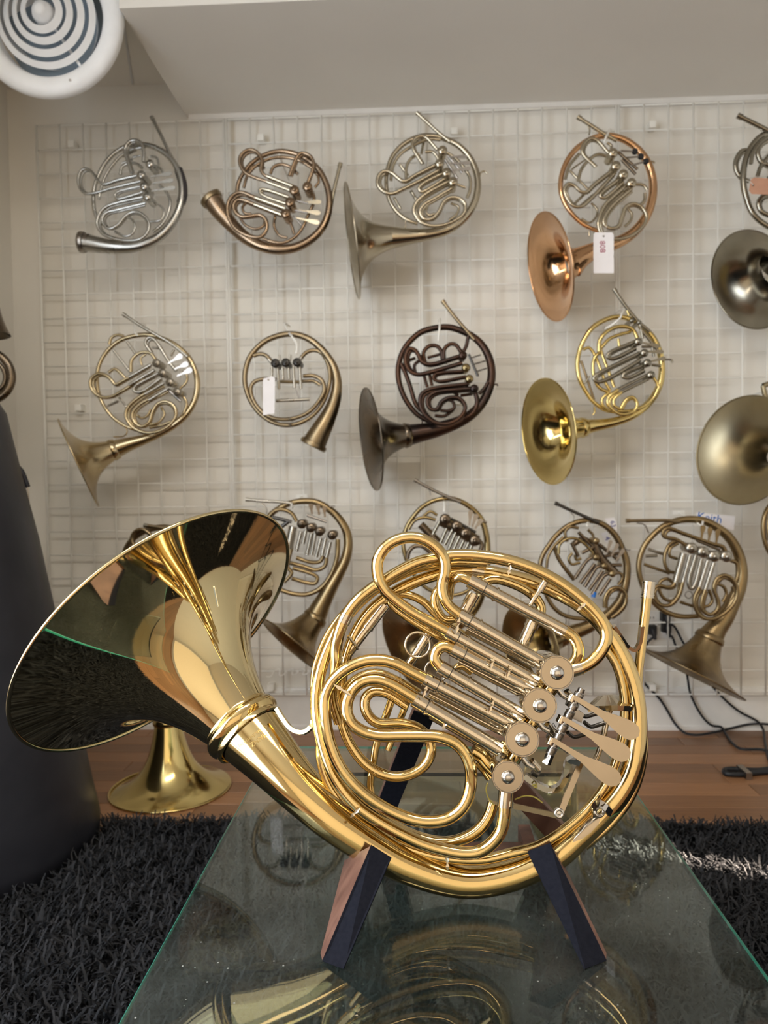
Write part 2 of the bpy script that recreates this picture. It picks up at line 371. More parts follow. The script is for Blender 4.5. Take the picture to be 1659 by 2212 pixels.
# ------------------------------------------------------------------ shag rug
RY0, RY1, RX0, RX1 = .12, 1.635, -1.27, 1.86
rug_base_m = paint('rug_backing', (.012, .012, .014), .95)
rug = mk('shag_rug', box((RX0, RY0, .0), (RX1, RY1, .010)), rug_base_m, None, smooth=False)
tag(rug, 'black long-pile shag rug on the wooden floor', 'rug')
def rug_mat():
    m, nt, b = new_mat('black_shag'); b.inputs['Roughness'].default_value = .75; b.inputs['Specular IOR Level'].default_value = .25
    g = nt.nodes.new('ShaderNodeNewGeometry'); r = nt.nodes.new('ShaderNodeValToRGB')
    r.color_ramp.elements[0].color = (.007, .008, .010, 1); r.color_ramp.elements[1].color = (.025, .025, .028, 1)
    nt.links.new(g.outputs['Random Per Island'], r.inputs[0]); nt.links.new(r.outputs[0], b.inputs['Base Color']); return m
def strands(n, segs=4):
    xs = rng.uniform(RX0, RX1, n); ys = rng.uniform(RY0, RY1, n)
    ys[:n//14] = RY1-rng.uniform(0, .03, n//14)
    # keep what the place can show: skip what lies under the bag
    ok = (xs+1.0)**2+(ys-1.52)**2 > .30**2
    xs, ys = xs[ok], ys[ok]; n = len(xs)
    az = rng.uniform(0, 2*math.pi, n); lean = rng.uniform(.7, 2.3, n); L = rng.uniform(.028, .056, n); wd = rng.uniform(.0013, .0030, n)
    turn = rng.uniform(-2.6, 2.6, n)
    pos = np.stack([xs, ys, np.full(n, .008)], 1); V = np.zeros((n, segs+1, 2, 3)); 
    for k in range(segs+1):
        a = az+turn*k/segs; el = 1.45-lean*(k/segs)
        side = np.stack([-np.sin(a), np.cos(a), np.zeros(n)], 1)*(wd*(1-.35*k/segs))[:, None]
        V[:, k, 0] = pos-side; V[:, k, 1] = pos+side
        step = np.stack([np.cos(a)*np.cos(el), np.sin(a)*np.cos(el), np.sin(el)], 1)*(L/segs)[:, None]; pos = pos+step
    V[..., 2] = np.maximum(V[..., 2], .009)
    base = (np.arange(n)*(segs+1)*2)[:, None]; k = np.arange(segs)[None, :]*2
    f = np.stack([base+k, base+k+1, base+k+3, base+k+2], -1).reshape(-1, 4)
    me = bpy.data.meshes.new('pile'); me.vertices.add(n*(segs+1)*2); me.vertices.foreach_set('co', (V.reshape(-1, 3)-np.array(rug.location)).ravel())
    me.loops.add(f.size); me.loops.foreach_set('vertex_index', f.ravel().astype(np.int32)); me.polygons.add(len(f)); me.polygons.foreach_set('loop_start', np.arange(len(f), dtype=np.int32)*4)
    me.polygons.foreach_set('use_smooth', np.ones(len(f), bool)); me.update(calc_edges=True); me.materials.append(rug_mat())
    o = bpy.data.objects.new('pile', me); COL.objects.link(o); o.parent = rug; o['kind'] = 'stuff'; return o
strands(120000)

# ------------------------------------------------------------------ glass table
HT = .375; ZTAB = ZC-HT
gl, gr, gf = on_z(255, 2212, ZTAB)[0], on_z(1659, 2108, ZTAB)[0], on_z(1080, 1613, ZTAB)[1]
def glass_mat():
    m, nt, b = new_mat('green_tinted_glass')
    out = nt.nodes['Material Output']
    b.inputs['Base Color'].default_value = (.72, .86, .81, 1); b.inputs['Transmission Weight'].default_value = 1; b.inputs['Roughness'].default_value = .012; b.inputs['IOR'].default_value = 1.36
    # dust and faint scratches lying on the glass
    tc = nt.nodes.new('ShaderNodeTexCoord'); vo = nt.nodes.new('ShaderNodeTexVoronoi'); vo.inputs['Scale'].default_value = 95; vo.inputs['Randomness'].default_value = 1
    nt.links.new(tc.outputs['Object'], vo.inputs['Vector'])
    th = nt.nodes.new('ShaderNodeMath'); th.operation = 'LESS_THAN'; th.inputs[1].default_value = .07; nt.links.new(vo.outputs['Distance'], th.inputs[0])
    nz = nt.nodes.new('ShaderNodeTexNoise'); nz.inputs['Scale'].default_value = 7; nz.inputs['Detail'].default_value = 6; nt.links.new(tc.outputs['Object'], nz.inputs['Vector'])
    mr = nt.nodes.new('ShaderNodeMapRange'); mr.inputs[1].default_value = .48; mr.inputs[2].default_value = .75; nt.links.new(nz.outputs['Fac'], mr.inputs[0])
    mu = nt.nodes.new('ShaderNodeMath'); mu.operation = 'MULTIPLY'; nt.links.new(th.outputs[0], mu.inputs[0]); nt.links.new(mr.outputs[0], mu.inputs[1])
    mu2 = nt.nodes.new('ShaderNodeMath'); mu2.operation = 'MULTIPLY_ADD'; mu2.inputs[1].default_value = .05; nt.links.new(mr.outputs[0], mu2.inputs[0]); nt.links.new(mu.outputs[0], mu2.inputs[2])
    ad = nt.nodes.new('ShaderNodeMath'); ad.operation = 'ADD'; ad.use_clamp = True; ad.inputs[1].default_value = .006; nt.links.new(mu2.outputs[0], ad.inputs[0])
    df = nt.nodes.new('ShaderNodeBsdfDiffuse'); df.inputs[0].default_value = (.55, .58, .55, 1)
    mx = nt.nodes.new('ShaderNodeMixShader'); nt.links.new(ad.outputs[0], mx.inputs[0]); nt.links.new(b.outputs[0], mx.inputs[1]); nt.links.new(df.outputs[0], mx.inputs[2]); nt.links.new(mx.outputs[0], out.inputs[0])
    return m
def edge_mat():
    m, nt, b = new_mat('green_glass_edge'); b.inputs['Base Color'].default_value = (.04, .36, .25, 1); b.inputs['Roughness'].default_value = .25
    b.inputs['Transmission Weight'].default_value = .25; return m
GLASS, GEDGE = glass_mat(), edge_mat()
t = thing('glass_table', ((gl+gr)/2, .65, .03), 'low coffee table with a dusty green-tinted glass top', 'table')
GT = .010
top = mk('table_top', bevel_box((gl, .16, ZTAB-GT), (gr, gf, ZTAB), .0008), GLASS, t, smooth=False)
top.data.materials.append(GEDGE)
for p in top.data.polygons:
    if abs(p.normal.z) < .9: p.material_index = 1
for yy in (.34, gf-.10):
    mk('glass_leg', box((gl+.06, yy, .03), (gr-.06, yy+.012, ZTAB-GT)), GLASS, t, smooth=False)

# ------------------------------------------------------------------ black gig bag on the left
bc = np.array([-1.0, 1.52]); NB = 72
bprof = [(.295, .012), (.308, .030), (.312, .06), (.305, .12), (.280, .37), (.246, .68), (.207, .96), (.175, 1.02), (.10, 1.05), (.001, 1.055)]
vs = []
for rr, z in bprof:
    for j in range(NB):
        a = j*2*math.pi/NB; w = 1+.010*math.sin(5*a+z*6)+.006*math.sin(11*a-z*9)
        vs.append((bc[0]-.088*z+rr*w*math.cos(a)*.95, bc[1]+rr*w*math.sin(a), z))
fs = [[i*NB+j, i*NB+(j+1) % NB, (i+1)*NB+(j+1) % NB, (i+1)*NB+j] for i in range(len(bprof)-1) for j in range(NB)]+[list(range(NB))]
t = thing('instrument_bag', (bc[0], bc[1], .012), 'tall tapering black instrument bag standing at the edge of the rug', 'bag')
mk('bag_body', (np.array(vs), fs), BAGM, t)
q0 = on_y(42, 1012, 1.66); q1 = on_y(60, 1052, 1.66); q2 = on_y(63, 1100, 1.66); q3 = on_y(56, 1150, 1.66)
mk('strap', sweep(spline([q0+[-.03, 0, .01], q0, q1], .01), .006, 8), BAGM, t)
mk('strap_ring', sweep(spline([q1, q2, q3, q3+[-.012, 0, .03], q1+[-.006, 0, -.01]], .01), .0016, 6), STEEL, t)

# housing for the added, unseen ceiling light above the camera
cl = thing('added_ceiling_lamp', (-.2, .35, ZT-.03), 'slim white ceiling lamp, unseen, added to brighten the grid wall', 'lamp')
mk('housing', join(box((-.82, .18, ZT-.03), (.42, .20, ZT)), box((-.82, .50, ZT-.03), (.42, .52, ZT)), box((-.82, .20, ZT-.03), (-.80, .50, ZT)), box((.40, .20, ZT-.03), (.42, .50, ZT))), TRIMP, cl, smooth=False)

# ================================================================== the big double horn on the glass table
HY0, HZ0, LEAN = .655, ZTAB+.002, math.radians(7.0)      # ring plane passes here and leans back
HN = np.array([0, -math.cos(LEAN), math.sin(LEAN)])       # towards the viewer
HB = np.array([0, HY0, HZ0])
CAMP = np.array([0, 0, ZC])
def HP(px, py, w=0.0):
    d = ray(px, py); n = HN
    t = ((HB+n*w)-CAMP).dot(n)/d.dot(n); return CAMP+d*t
def HR(rpx, p): return rpx*p[1]/F
def htube(pts, r, w, seg=20, caps=True, sp=.0035, flat=None):
    """pts (px,py[,w]); r in pixels"""
    L = []
    for q in pts:
        ww = q[2] if len(q) > 2 else w
        p = HP(q[0], q[1], ww); rr = q[3] if len(q) > 3 else r
        L.append([*p, HR(rr, p)])
    Q = spline(np.array(L), sp)
    return sweep(Q[:, :3], Q[:, 3], seg, caps)
base = HP(1040, 1935)
horn = thing('french_horn', (base[0], HY0, ZTAB), 'polished gold double french horn resting in a wooden stand on the glass table', 'french horn')

# ---- bell tail: garland ferrule round to the valves
tail = [(524,1568,-.046,78),(590,1641,-.025,62),(650,1706,-.011,52),(720,1770,-.003,46),(800,1826,0,41.5),(880,1870,0,38),(1000,1905,0,33.5),(1100,1893,0,31.5),
        (1198,1850,0,29),(1252,1804,0,27.5),(1300,1758,0,26),(1340,1710,0,24.5),(1366,1655,0,23),(1376,1580,0,21.5),(1371,1500,0,20),(1353,1440,0,19),(1328,1390,-.002,18),
        (1298,1348,-.003,17),(1255,1309,-.004,16),(1205,1281,-.005,15.5),(1150,1258,-.006,15),(1090,1242,-.006,14.5),(1027,1233,-.006,14),(960,1238,-.006,13.5),
        (900,1256,-.006,13),(850,1281,-.006,13),(808,1312,-.006,12.5),(780,1346,-.006,12),(757,1392,-.006,12),(742,1445,-.006,12),(737,1500,-.006,12),(742,1560,-.006,12)]
tail_o = mk('bell_tail', htube([(a, b, w, r) for a, b, w, r in tail], 0, 0, 48, caps=False, sp=.003), GOLD, horn)

# ---- bell flare (seen from outside, mouth turned up, left and away)
def flare(p0, p1, r0, R, n=26, th=.0007, seg=72, k=1.26):
    ax = p1-p0; L = np.linalg.norm(ax); L0 = k*L; g = math.log(R/r0)/math.log(L0/(L0-L))
    ss = L*(1-(1-np.linspace(0, 1, n))**1.6)
    o = [(r0*(L0/(L0-s))**g, s) for s in ss]
    inn = [(max(r-th, .001), s+th*.6) for r, s in o]
    return lathe(p0, ax, o+inn[::-1], seg, closed=True), ax/L
f0 = HP(524, 1568, -.046)
rc_ = rim_depth(f0, 358, 1370, .475)
RR = 343*rc_[1]/F
bell_g, bax = flare(f0, rc_, HR(76, f0), RR, 34, .0008, 112, 1.5)
bell_o = mk('bell', bell_g, BELLM, horn)
mk('bell_rim', torus(rc_, bax, RR, .0021, 112, 10), BELLM, horn)
fr = HR(80, f0)
mk('bell_ferrule', lathe(f0-bax*.004, bax, [(fr*.97, -.010), (fr*1.03, -.009), (fr*1.035, -.005), (fr*1.02, -.004), (fr*1.10, -.001), (fr*1.13, .003), (fr*1.10, .007), (fr*1.02, .009), (fr*1.03, .0105), (fr*1.02, .012), (fr*.98, .0125)], 72), GOLD, horn)

# ---- engraving on the tail, read upside-down from here
tm = tail_o.data; off = root_loc(tail_o)
bvh = BVHTree.FromPolygons([tuple(np.array(v.co)+off) for v in tm.vertices], [tuple(p.vertices) for p in tm.polygons])
def engrave(s, size, cx, cy, ang):
    v, f = text_geo(s, size); c = HP(cx, cy, 0); X = np.array([math.cos(ang), 0, math.sin(ang)]); Y = np.array([-math.sin(ang), 0, math.cos(ang)])
    out = []
    for q in v:
        p = c+X*q[0]+Y*q[1]; d = p-CAMP; d /= np.linalg.norm(d)
        h = bvh.ray_cast(Vector(CAMP), Vector(d)); hp = np.array(h[0]) if h[0] is not None else p
        out.append(hp-d*.00015)
    o = mk('engraving', (np.array(out), f), ENGR, tail_o, smooth=False, fix=False); return o
engrave('ESTABLISHED 1782', .0040, 545, 1590, math.radians(180+36))
engrave('MAINZ', .0062, 559, 1597, math.radians(180+36))

# ---- ring tubes and bows (gold)
def gold(name, pts, r, w, seg=22): return mk(name, htube(pts, r, w, seg), GOLD, horn)
gold('outer_bow', [(734,1560,.004),(720,1500,.010),(727,1440,.016),(726,1400,.018),(733,1365,.020),(746,1334,.020),(771,1299,.020),(804,1271,.020),(833,1252,.020),(867,1232,.020),(903,1215,.020),(939,1206,.020),
     (975,1200,.020),(1000,1199,.020),(1053,1203,.021),(1106,1213,.022),(1159,1232,.024),(1212,1261,.026),(1252,1291,.028),(1286,1324,.029),(1306,1354,.030),(1309,1381,.030),(1297,1409,.030),(1276,1431,.030),(1253,1443,.030)], 13.5, .02, 26)
gold('branch_tube', [(1090,1740,.030),(1089,1765,.030),(1082,1795,.029),(1063,1821,.028),(1034,1840,.027),(1000,1843,.026),(963,1837,.025),(915,1823,.024),(867,1801,.023),(819,1774,.022),(775,1743,.021),(742,1707,.019),
     (717,1666,.017),(701,1622,.014),(690,1574,.012),(684,1530,.010),(685,1490,.008),(694,1443,.005),(709,1402,.003),(730,1360,.001),(762,1314,0),(803,1276,0),(852,1245,0),(910,1222,0),(975,1213,0),(1050,1215,0)], 14, .02, 24)
gold('inner_branch', [(1066,1733,.012),(1056,1762,.012),(1034,1792,.012),(1000,1812,.010),(960,1820,.006),(900,1808,.002),(840,1778,0),(790,1738,0),(757,1690,0)], 13, .012)
gold('lower_branch', [(722,1480,-.004),(712,1530,-.004),(698,1580,-.004),(693,1630,-.004),(706,1682,-.004),(735,1730,-.004),(780,1776,-.004),(840,1814,-.002),(900,1838,0),(960,1853,.002),(1040,1857,.004),(1105,1843,.004),(1160,1828,.004,11),(1216,1794,.004,10.5),(1268,1748,.004,10),(1310,1692,.004,10),(1337,1620,.004,9.5),(1348,1545,.004,9),(1344,1482,.004,9),(1328,1432,.004,9),(1304,1398,.004,9)], 11.5, 0)
gold('rim_branch', [(676,1500,-.012),(679,1450,-.012),(690,1410,-.012),(708,1370,-.014),(735,1332,-.016),(768,1298,-.018),(806,1272,-.02)] , 7, -.012, 14)
# first slide loop, standing above the ring, with its twin on the back side
gold('slide_loop', [(966,1364,.032),(930,1345,.032),(891,1323,.032),(855,1297,.032),(831,1275,.033),(817,1246,.034),(816,1211,.034),(833,1182,.034),(862,1165,.034),(893,1161,.034),(922,1169,.034),(947,1188,.034),(961,1213,.034),(961,1238,.033),(955,1262,.032),(957,1285,.032),(969,1308,.032),(992,1328,.032)], 12.8, .032, 26)
gold('rear_slide_loop', [(1000,1405,-.004),(905,1350,-.004),(850,1310,-.006),(842,1295,-.006),(858,1285,-.006),(882,1285,-.006),(915,1300,-.006),(940,1325,-.005),(968,1352,-.004),(1010,1376,-.004)], 9, -.006)
gold('rear_slide_bow', [(990,1335,.012),(962,1338,.012),(944,1316,.012),(939,1290,.012),(948,1272,.012),(968,1262,.012)], 9.5, .012)
# second (short) slide
gold('short_slide_bow', [(977,1402,.032),(960,1396,.032),(944,1405,.032),(939,1423,.032),(951,1441,.032)], 13, .032, 24)
gold('rear_short_bow', [(1020,1452,.004),(998,1438,.004),(985,1445,.004),(985,1462,.004),(1002,1474,.004)], 9, .004)
# third slide: long serpentine
gold('serpentine_slide', [(918,1467,.032),(891,1453,.032),(855,1434,.032),(819,1426,.032),(783,1430,.032),(746,1447,.031),(718,1473,.030),(703,1505,.030),(702,1540,.030),(705,1570,.030),(714,1609,.030),(733,1654,.030),(760,1690,.030),(797,1723,.030),(843,1751,.030),(891,1770,.031),
     (927,1775,.032),(963,1770,.032),(992,1752,.033),(1009,1727,.033),(1017,1693,.033),(1016,1658,.034),(1004,1627,.034),(983,1605,.034),(951,1592,.034),(915,1589,.034),(867,1589,.034),(820,1589,.034),(786,1581,.034),(760,1563,.034),(749,1538,.033),(751,1512,.033),(762,1490,.032),(785,1472,.032),(814,1468,.032),(843,1477,.032),(896,1508,.032)], 13.6, .032, 28)
gold('rear_serpentine', [(905,1500,.004),(850,1468,.004),(810,1455,.004),(772,1467,.004),(747,1494,.004),(738,1530,.004),(740,1562,.004),(755,1604,.004),(784,1645,.004),(819,1669,.005),(855,1678,.006),(891,1671,.008),(918,1652,.009),(931,1625,.010),(926,1597,.010),(903,1573,.010),(867,1563,.010),(820,1563,.009),(800,1551,.008),(789,1530,.007),(790,1508,.006),(806,1494,.005),(835,1497,.004),(880,1525,.004)], 11.5, .006, 22)
# tuning slide along the top
gold('tuning_bow', [(1220,1363,.030),(1236,1374,.030),(1247,1392,.030),(1249,1412,.030),(1240,1431,.028),(1222,1445,.026)], 13, .03, 24)
gold('tuning_elbow', [(1014,1254,.030),(997,1247,.029),(981,1250,.026),(972,1264,.020),(969,1290,.012)], 11, .03)
gold('rear_tuning_bow', [(1034,1262,-.002),(1066,1251,-.002),(1111,1262,-.002),(1149,1284,-.002),(1168,1310,-.002),(1166,1330,-.002),(1152,1352,-.002)], 11, -.002)
gold('rear_elbow', [(1020,1620,.010),(1040,1632,.010),(1056,1650,.012),(1075,1668,.016)], 17, .012)
gold('rear_elbow', [(1030,1642,.002),(1048,1660,.002),(1062,1680,.004)], 13, .004)

# ---- nickel slide legs, ferrules and seams
def legpair(p, q, w=.032, r=14.4, n1=26, n2=46, name='slide_leg', mat=None):
    p, q = np.array(p, float), np.array(q, float); u = (q-p)/np.linalg.norm(q-p)
    leg = mk(name, htube([tuple(p), tuple(q)], r, w, 24), mat or NICK, horn)
    f1 = [tuple(p-u*1), tuple(p+u*n1)]
    mk('ferrule', htube(f1, r+1.6, w, 24), NICK, leg)
    mk('seam_ring', htube([tuple(p+u*(n1+.1)), tuple(p+u*(n1+2.0))], r+1.2, w, 20), DARKST, leg)
    mk('stop_ring', htube([tuple(p+u*n2), tuple(p+u*(n2+2)), tuple(p+u*(n2+4))], r+2.6, w, 20), NICK, leg)
    return leg
legpair((992,1328), (1178,1436)); legpair((966,1364), (1160,1473))
legpair((977,1402), (1152,1493), n1=28, n2=72); legpair((951,1441), (1130,1546), n1=24, n2=66)
legpair((918,1467), (1112,1569), n1=30, n2=34); legpair((896,1510), (1080,1619), n1=28, n2=32, r=16.6)
for a, b in [((1008,1358), (1165,1440)), ((1000,1395), (1150,1470)), ((990,1428), (1150,1510)), ((985,1462), (1120,1535)), ((925,1498), (1100,1588)), ((930,1545), (1060,1618))]:
    mk('rear_slide_leg', htube([a, b], 9.5, .004, 16), NICK, horn)
legpair((1014,1254), (1220,1363), w=.030, r=14.2, n1=36, n2=62, name='tuning_slide_leg')
def crossleg(a, b, w, r=10.5, s=.45):
    a, b = np.array(a, float), np.array(b, float); leg = mk('cross_slide_leg', htube([tuple(a), tuple(b)], r, w, 20), NICK, horn)
    m = a+(b-a)*s; u = (b-a)/np.linalg.norm(b-a)
    mk('stop_ring', htube([tuple(m), tuple(m+u*4)], r+2.4, w, 18), NICK, leg); mk('ferrule', htube([tuple(a), tuple(m)], r+1.2, w, 18), NICK, leg)
crossleg((832,1306), (742,1424), -.006, 11, .4)
crossleg((1024,1282), (990,1345), .004, 12.5, .3); crossleg((1152,1342), (1130,1392), .004, 13, .2)
crossleg((935,1355), (885,1434), -.006, 10, .5)
gold('main_slide_tube', [(850,1500,-.010),(836,1540,-.010),(815,1600,-.010),(806,1650,-.010),(800,1695,-.010),(806,1735,-.010)], 8.5, -.010)
gold('main_slide_tube', [(880,1515,-.014),(862,1560,-.014),(838,1620,-.014)], 7.5, -.014)

# ---- rotary valves
valves = [(1203,1453,36.5), (1166,1524,37), (1128,1597,37), (1097,1678,34.5)]
for i, (cx, cy, r) in enumerate(valves):
    c = HP(cx, cy, .052); R_ = HR(r, c)
    cas = mk('valve_casing', lathe(c, -HN, [(R_*.92, .001), (R_*.90, .004), (R_*.84, .006), (R_*.84, .020), (R_*.90, .022), (R_*.90, .055), (R_*.80, .058), (R_*.80, .075), (.001, .075)], 44), NICK, horn)
    mk('valve_cap', lathe(c, HN, [(R_*.90, -.006), (R_, -.005), (R_, .0005), (R_*.985, .0012), (R_*.955, .0012), (R_*.945, .0005), (R_*.40, .0005), (.0001, .0005)], 56), CAPM, cas)
    mk('cap_groove', torus(c+HN*.0006, HN, R_*.945, .0005, 56, 6), STEEL, cas)
    br = R_*.395
    mk('cap_screw', lathe(c, HN, [(br*1.06, .0005), (br*1.06, .0015)]+[(br*math.cos(q), .0018+br*.72*math.sin(q)) for q in np.linspace(0, math.pi/2-.02, 9)], 32), CHROME, cas)
# valve connecting knuckles and valve-side details
for (ax_, ay_), (bx_, by_) in [((1195,1478), (1176,1503)), ((1157,1550), (1138,1575)), ((1117,1624), (1102,1650))]:
    mk('knuckle', htube([(ax_, ay_, .026), (bx_, by_, .026)], 17, .026, 20), GOLD, horn)
for cx, cy in [(1160,1468), (1124,1541), (1086,1612)]:
    for k in range(3):
        mk('slide_knuckle', htube([(cx-6+k*3, cy-4+k*5, .030), (cx+4+k*3, cy+2+k*5, .030)], 11-k*1.2, .030, 16), GOLD, horn)
# tube stubs at the first and fourth valve
mk('valve_stub', htube([(1228,1450,.030), (1256,1442,.030)], 15, .030, 24), NICK, horn)
mk('valve_stub', htube([(1094,1698,.030), (1090,1742,.030)], 16.5, .030, 26), NICK, horn)

# ---- valve linkage
for (x, y) in [(1212,1496), (1170,1567), (1137,1646)]:
    b = HP(x, y, .040)
    l = mk('stop_arm', htube([(x-8, y-10, .040), (x+2, y+4, .040), (x+16, y+12, .040)], 6.5, .04, 14), CHROME, horn)
    mk('link_block', htube([(x+10, y-2, .036), (x+26, y+16, .034)], 9, .036, 12), NICK, l)
    mk('cork_plate', htube([(x+14, y+18, .020), (x+26, y+26, .020)], 10, .02, 8), DARKST, l)
# key rod with its springs
rod0, rod1 = np.array([1256, 1489.]), np.array([1184, 1637.]); wr = .046
mk('lever_rod', htube([tuple(rod0), tuple(rod1)], 7.0, wr, 16), STEEL, horn)
mk('rod_post', htube([(1188,1630), (1180,1650)], 9.5, wr, 4), NICK, horn)
mk('rod_tip', htube([(1252,1498), (1257,1487)], 7.6, wr, 14), STEEL, horn)
ur = (rod1-rod0)/np.linalg.norm(rod1-rod0)
for a, b in [(.05, .14), (.20, .28), (.31, .42), (.50, .60), (.62, .73), (.83, .94)]:
    pts = []
    n = 7; P0 = rod0+(rod1-rod0)*a; P1 = rod0+(rod1-rod0)*b
    Q0, Q1 = HP(*P0, wr), HP(*P1, wr); axd = (Q1-Q0)/np.linalg.norm(Q1-Q0); _, uu, vv = frame_of(axd)
    th = np.linspace(0, n*2*math.pi, n*10); rr = HR(8.8, Q0)
    path = Q0+np.outer(th/th[-1], Q1-Q0)+rr*(np.cos(th)[:, None]*uu+np.sin(th)[:, None]*vv)
    mk('spring', sweep(path, .0008, 6), STEEL, horn)
def lever(a, b, wide, w0, w1, mat, parent, name='finger_lever', neck=5.0, th=.0016):
    a, b = np.array(a, float), np.array(b, float); L = np.linalg.norm(b-a); u = (b-a)/L; v = np.array([-u[1], u[0]])
    out = [(0, neck), (.25, neck*1.15), (.45, neck*1.6), (.62, wide*.72), (.76, wide*.95), (.86, wide), (.93, wide*.86), (.975, wide*.55), (1.0, 0)]
    poly = [HP(*(a+u*L*s+v*h), w0+(w1-w0)*s) for s, h in out]+[HP(*(a+u*L*s-v*h), w0+(w1-w0)*s) for s, h in out[-2::-1]]
    return mk(name, prism(poly, -HN*th), mat, parent, smooth=False)
for a, b, wd in [((1240,1506), (1380,1590), 20), ((1216,1552), (1361,1637), 20), ((1194,1598), (1340,1691), 20)]:
    lv = lever(a, b, wd, .050, .052, CAPM, horn)
    m = np.array(a)+(np.array(b)-np.array(a))*.22
    mk('lever_spine', htube([tuple(np.array(a)+[-3, -2]), tuple(m+[2, 6])], 5, .042, 8), STEEL, lv)
    mk('hub', htube([tuple(np.array(a)-ur*8+[-4, 2]), tuple(np.array(a)+ur*8+[-4, 2])], 9.4, wr, 14), NICK, lv)
for (x, y) in [(1250,1538), (1226,1582), (1262,1560)]:
    mk('link_arm', htube([(x, y, .028), (x+14, y+10, .024), (x+30, y+6, .022), (x+44, y+2, .022)], 4.5, .026, 8), DARKST, horn)
mk('link_plate', prism([HP(*q, .030) for q in [(1242,1530), (1262,1542), (1256,1562), (1236,1552)]], -HN*.002), STEEL, horn, smooth=False)
# thumb lever assembly
def bar(name, pts, hw, w, mat, parent=None, ht=.0009):
    L = np.array([[*HP(q[0], q[1], q[2] if len(q) > 2 else w), 1.0] for q in pts]); Q = spline(L, .004)
    p = Q[:, :3]; return mk(name, sweep(p, np.ones(len(p)), flat=(HR(hw, p[0]), ht)), mat, parent or horn, smooth=False)
tl = bar('thumb_lever_arm', [(1254,1648,.030), (1236,1692,.034), (1211,1754,.040)], 6.5, .03, CAPM)
bar('thumb_link', [(1109,1741,.036), (1160,1752,.038), (1204,1762,.040)], 5.5, .036, CAPM)
mk('pivot', torus(HP(1208,1757,.043), HN, HR(7.5, HP(1208,1757)), .0014, 24, 8), CHROME, tl)
mk('pivot_screw', lathe(HP(1208,1757,.042), HN, [(HR(8.5, HP(1208,1757)), -.006), (HR(8.5, HP(1208,1757)), 0), (HR(4, HP(1208,1757)), .001), (.0001, .0012)], 20), CHROME, tl)
bar('thumb_hook', [(1132,1674,.022), (1150,1688,.022), (1170,1699,.022), (1191,1706,.022), (1210,1698,.022), (1221,1676,.024), (1225,1650,.026), (1234,1640,.028), (1254,1646,.030)], 6, .022, CHROME, ht=.0035)
hk = bar('thumb_paddle', [(1281,1520,-.004), (1300,1519,.002), (1325,1518,.004), (1349,1519,.0)], 6, 0, NICK, ht=.011)
mk('paddle_stem', htube([(1320,1526,.002), (1312,1550,0), (1303,1590,0), (1291,1630,0), (1286,1640,0)], 6.5, 0, 12), NICK, hk)
mk('spring_tail', htube([(1200,1571,.040), (1195,1562,.040), (1193,1566,.040), (1197,1575,.040), (1204,1578,.040)], .9, .04, 6), DARKST, horn)
# yellow cord loops
mk('cord', htube([(1112,1727,.026), (1135,1719,.024), (1155,1722,.024), (1172,1734,.024)], 1.6, .024, 6), STRING, horn)
mk('cord', htube([(1066,1738,.020), (1054,1722,.024), (1050,1704,.026), (1053,1692,.028)], 1.6, .024, 6), STRING, horn)
mk('cord_knot', htube([(1150,1697,.028), (1157,1694,.030), (1160,1700,.028), (1153,1700,.028)], 1.6, .024, 6), STRING, horn)
# hand guard plate and finger hook on the tail
cg = [(1236,1820), (1246,1800), (1258,1780), (1272,1765), (1288,1760), (1298,1764), (1293,1780), (1277,1798), (1258,1812)]
tv = np.array([v.co[:] for v in tm.vertices])+off
def onto(px, py, lift=.0008):
    d = ray(px, py); d = d/np.linalg.norm(d); h = bvh.ray_cast(Vector(CAMP), Vector(d))
    return (np.array(h[0]) if h[0] is not None else HP(px, py, .012))-d*lift
gc = onto(1266, 1788, .0015)
gp = [onto(*q, .0006) for q in cg]
vs_ = [gc]+gp+[p-HN*.0008 for p in gp]
n_ = len(gp); fs_ = [[0, 1+i, 1+(i+1) % n_] for i in range(n_)]+[[1+i, 1+n_+i, 1+n_+(i+1) % n_, 1+(i+1) % n_] for i in range(n_)]
gd = mk('guard_plate', (np.array(vs_), fs_), CAPM, horn)
mk('finger_ring', torus(HP(1294,1752,.022), HN+np.array([.3, 0, .2]), HR(10, HP(1294,1752)), .0016, 26, 8), CHROME, gd)
bar('finger_hook', [(1283,1760,.016), (1286,1742,.024), (1297,1736,.030), (1308,1746,.030), (1318,1756,.024)], 4, .02, CHROME, ht=.003)
# small diamond braces between neighbouring tubes
def brace(a, b, w, r=2.5):
    a, b = np.array(a, float), np.array(b, float); u = (b-a); L = np.linalg.norm(u); u /= L; v = np.array([-u[1], u[0]])
    P = [HP(*(a-u*2), w), HP(*(a+u*L*.28+v*r*1.6), w+.0006), HP(*(a+u*L*.5+v*r*.6), w), HP(*(a+u*L*.72+v*r*1.6), w+.0006), HP(*(b+u*2), w), HP(*(a+u*L*.72-v*r*1.6), w), HP(*(a+u*L*.5-v*r*.6), w), HP(*(a+u*L*.28-v*r*1.6), w)]
    return mk('brace', prism(P, HN*.0018), NICK, horn, smooth=False)
for a, b, w in [((758,1764), (776,1746), .030), ((967,1880), (965,1846), .022), ((722,1478), (760,1503), .044), ((1247,1318), (1264,1302), .032), ((1098,1240), (1102,1222), .028), ((1105,1438), (1094,1462), .045), ((1066,1514), (1056,1538), .045),
                ((993,1334), (985,1368), .046), ((922,1482), (914,1504), .046), ((957,1575), (962,1560), .035), ((1066,1422), (1060,1442), .040)]:
    brace(a, b, w)
mk('brace_rod', htube([(1146,1306,.024), (1156,1290,.024), (1172,1266,.022)], 5, .024, 12), NICK, horn)
mk('brace_foot', htube([(1166,1276,.022), (1178,1256,.022)], 8, .022, 10), NICK, horn)
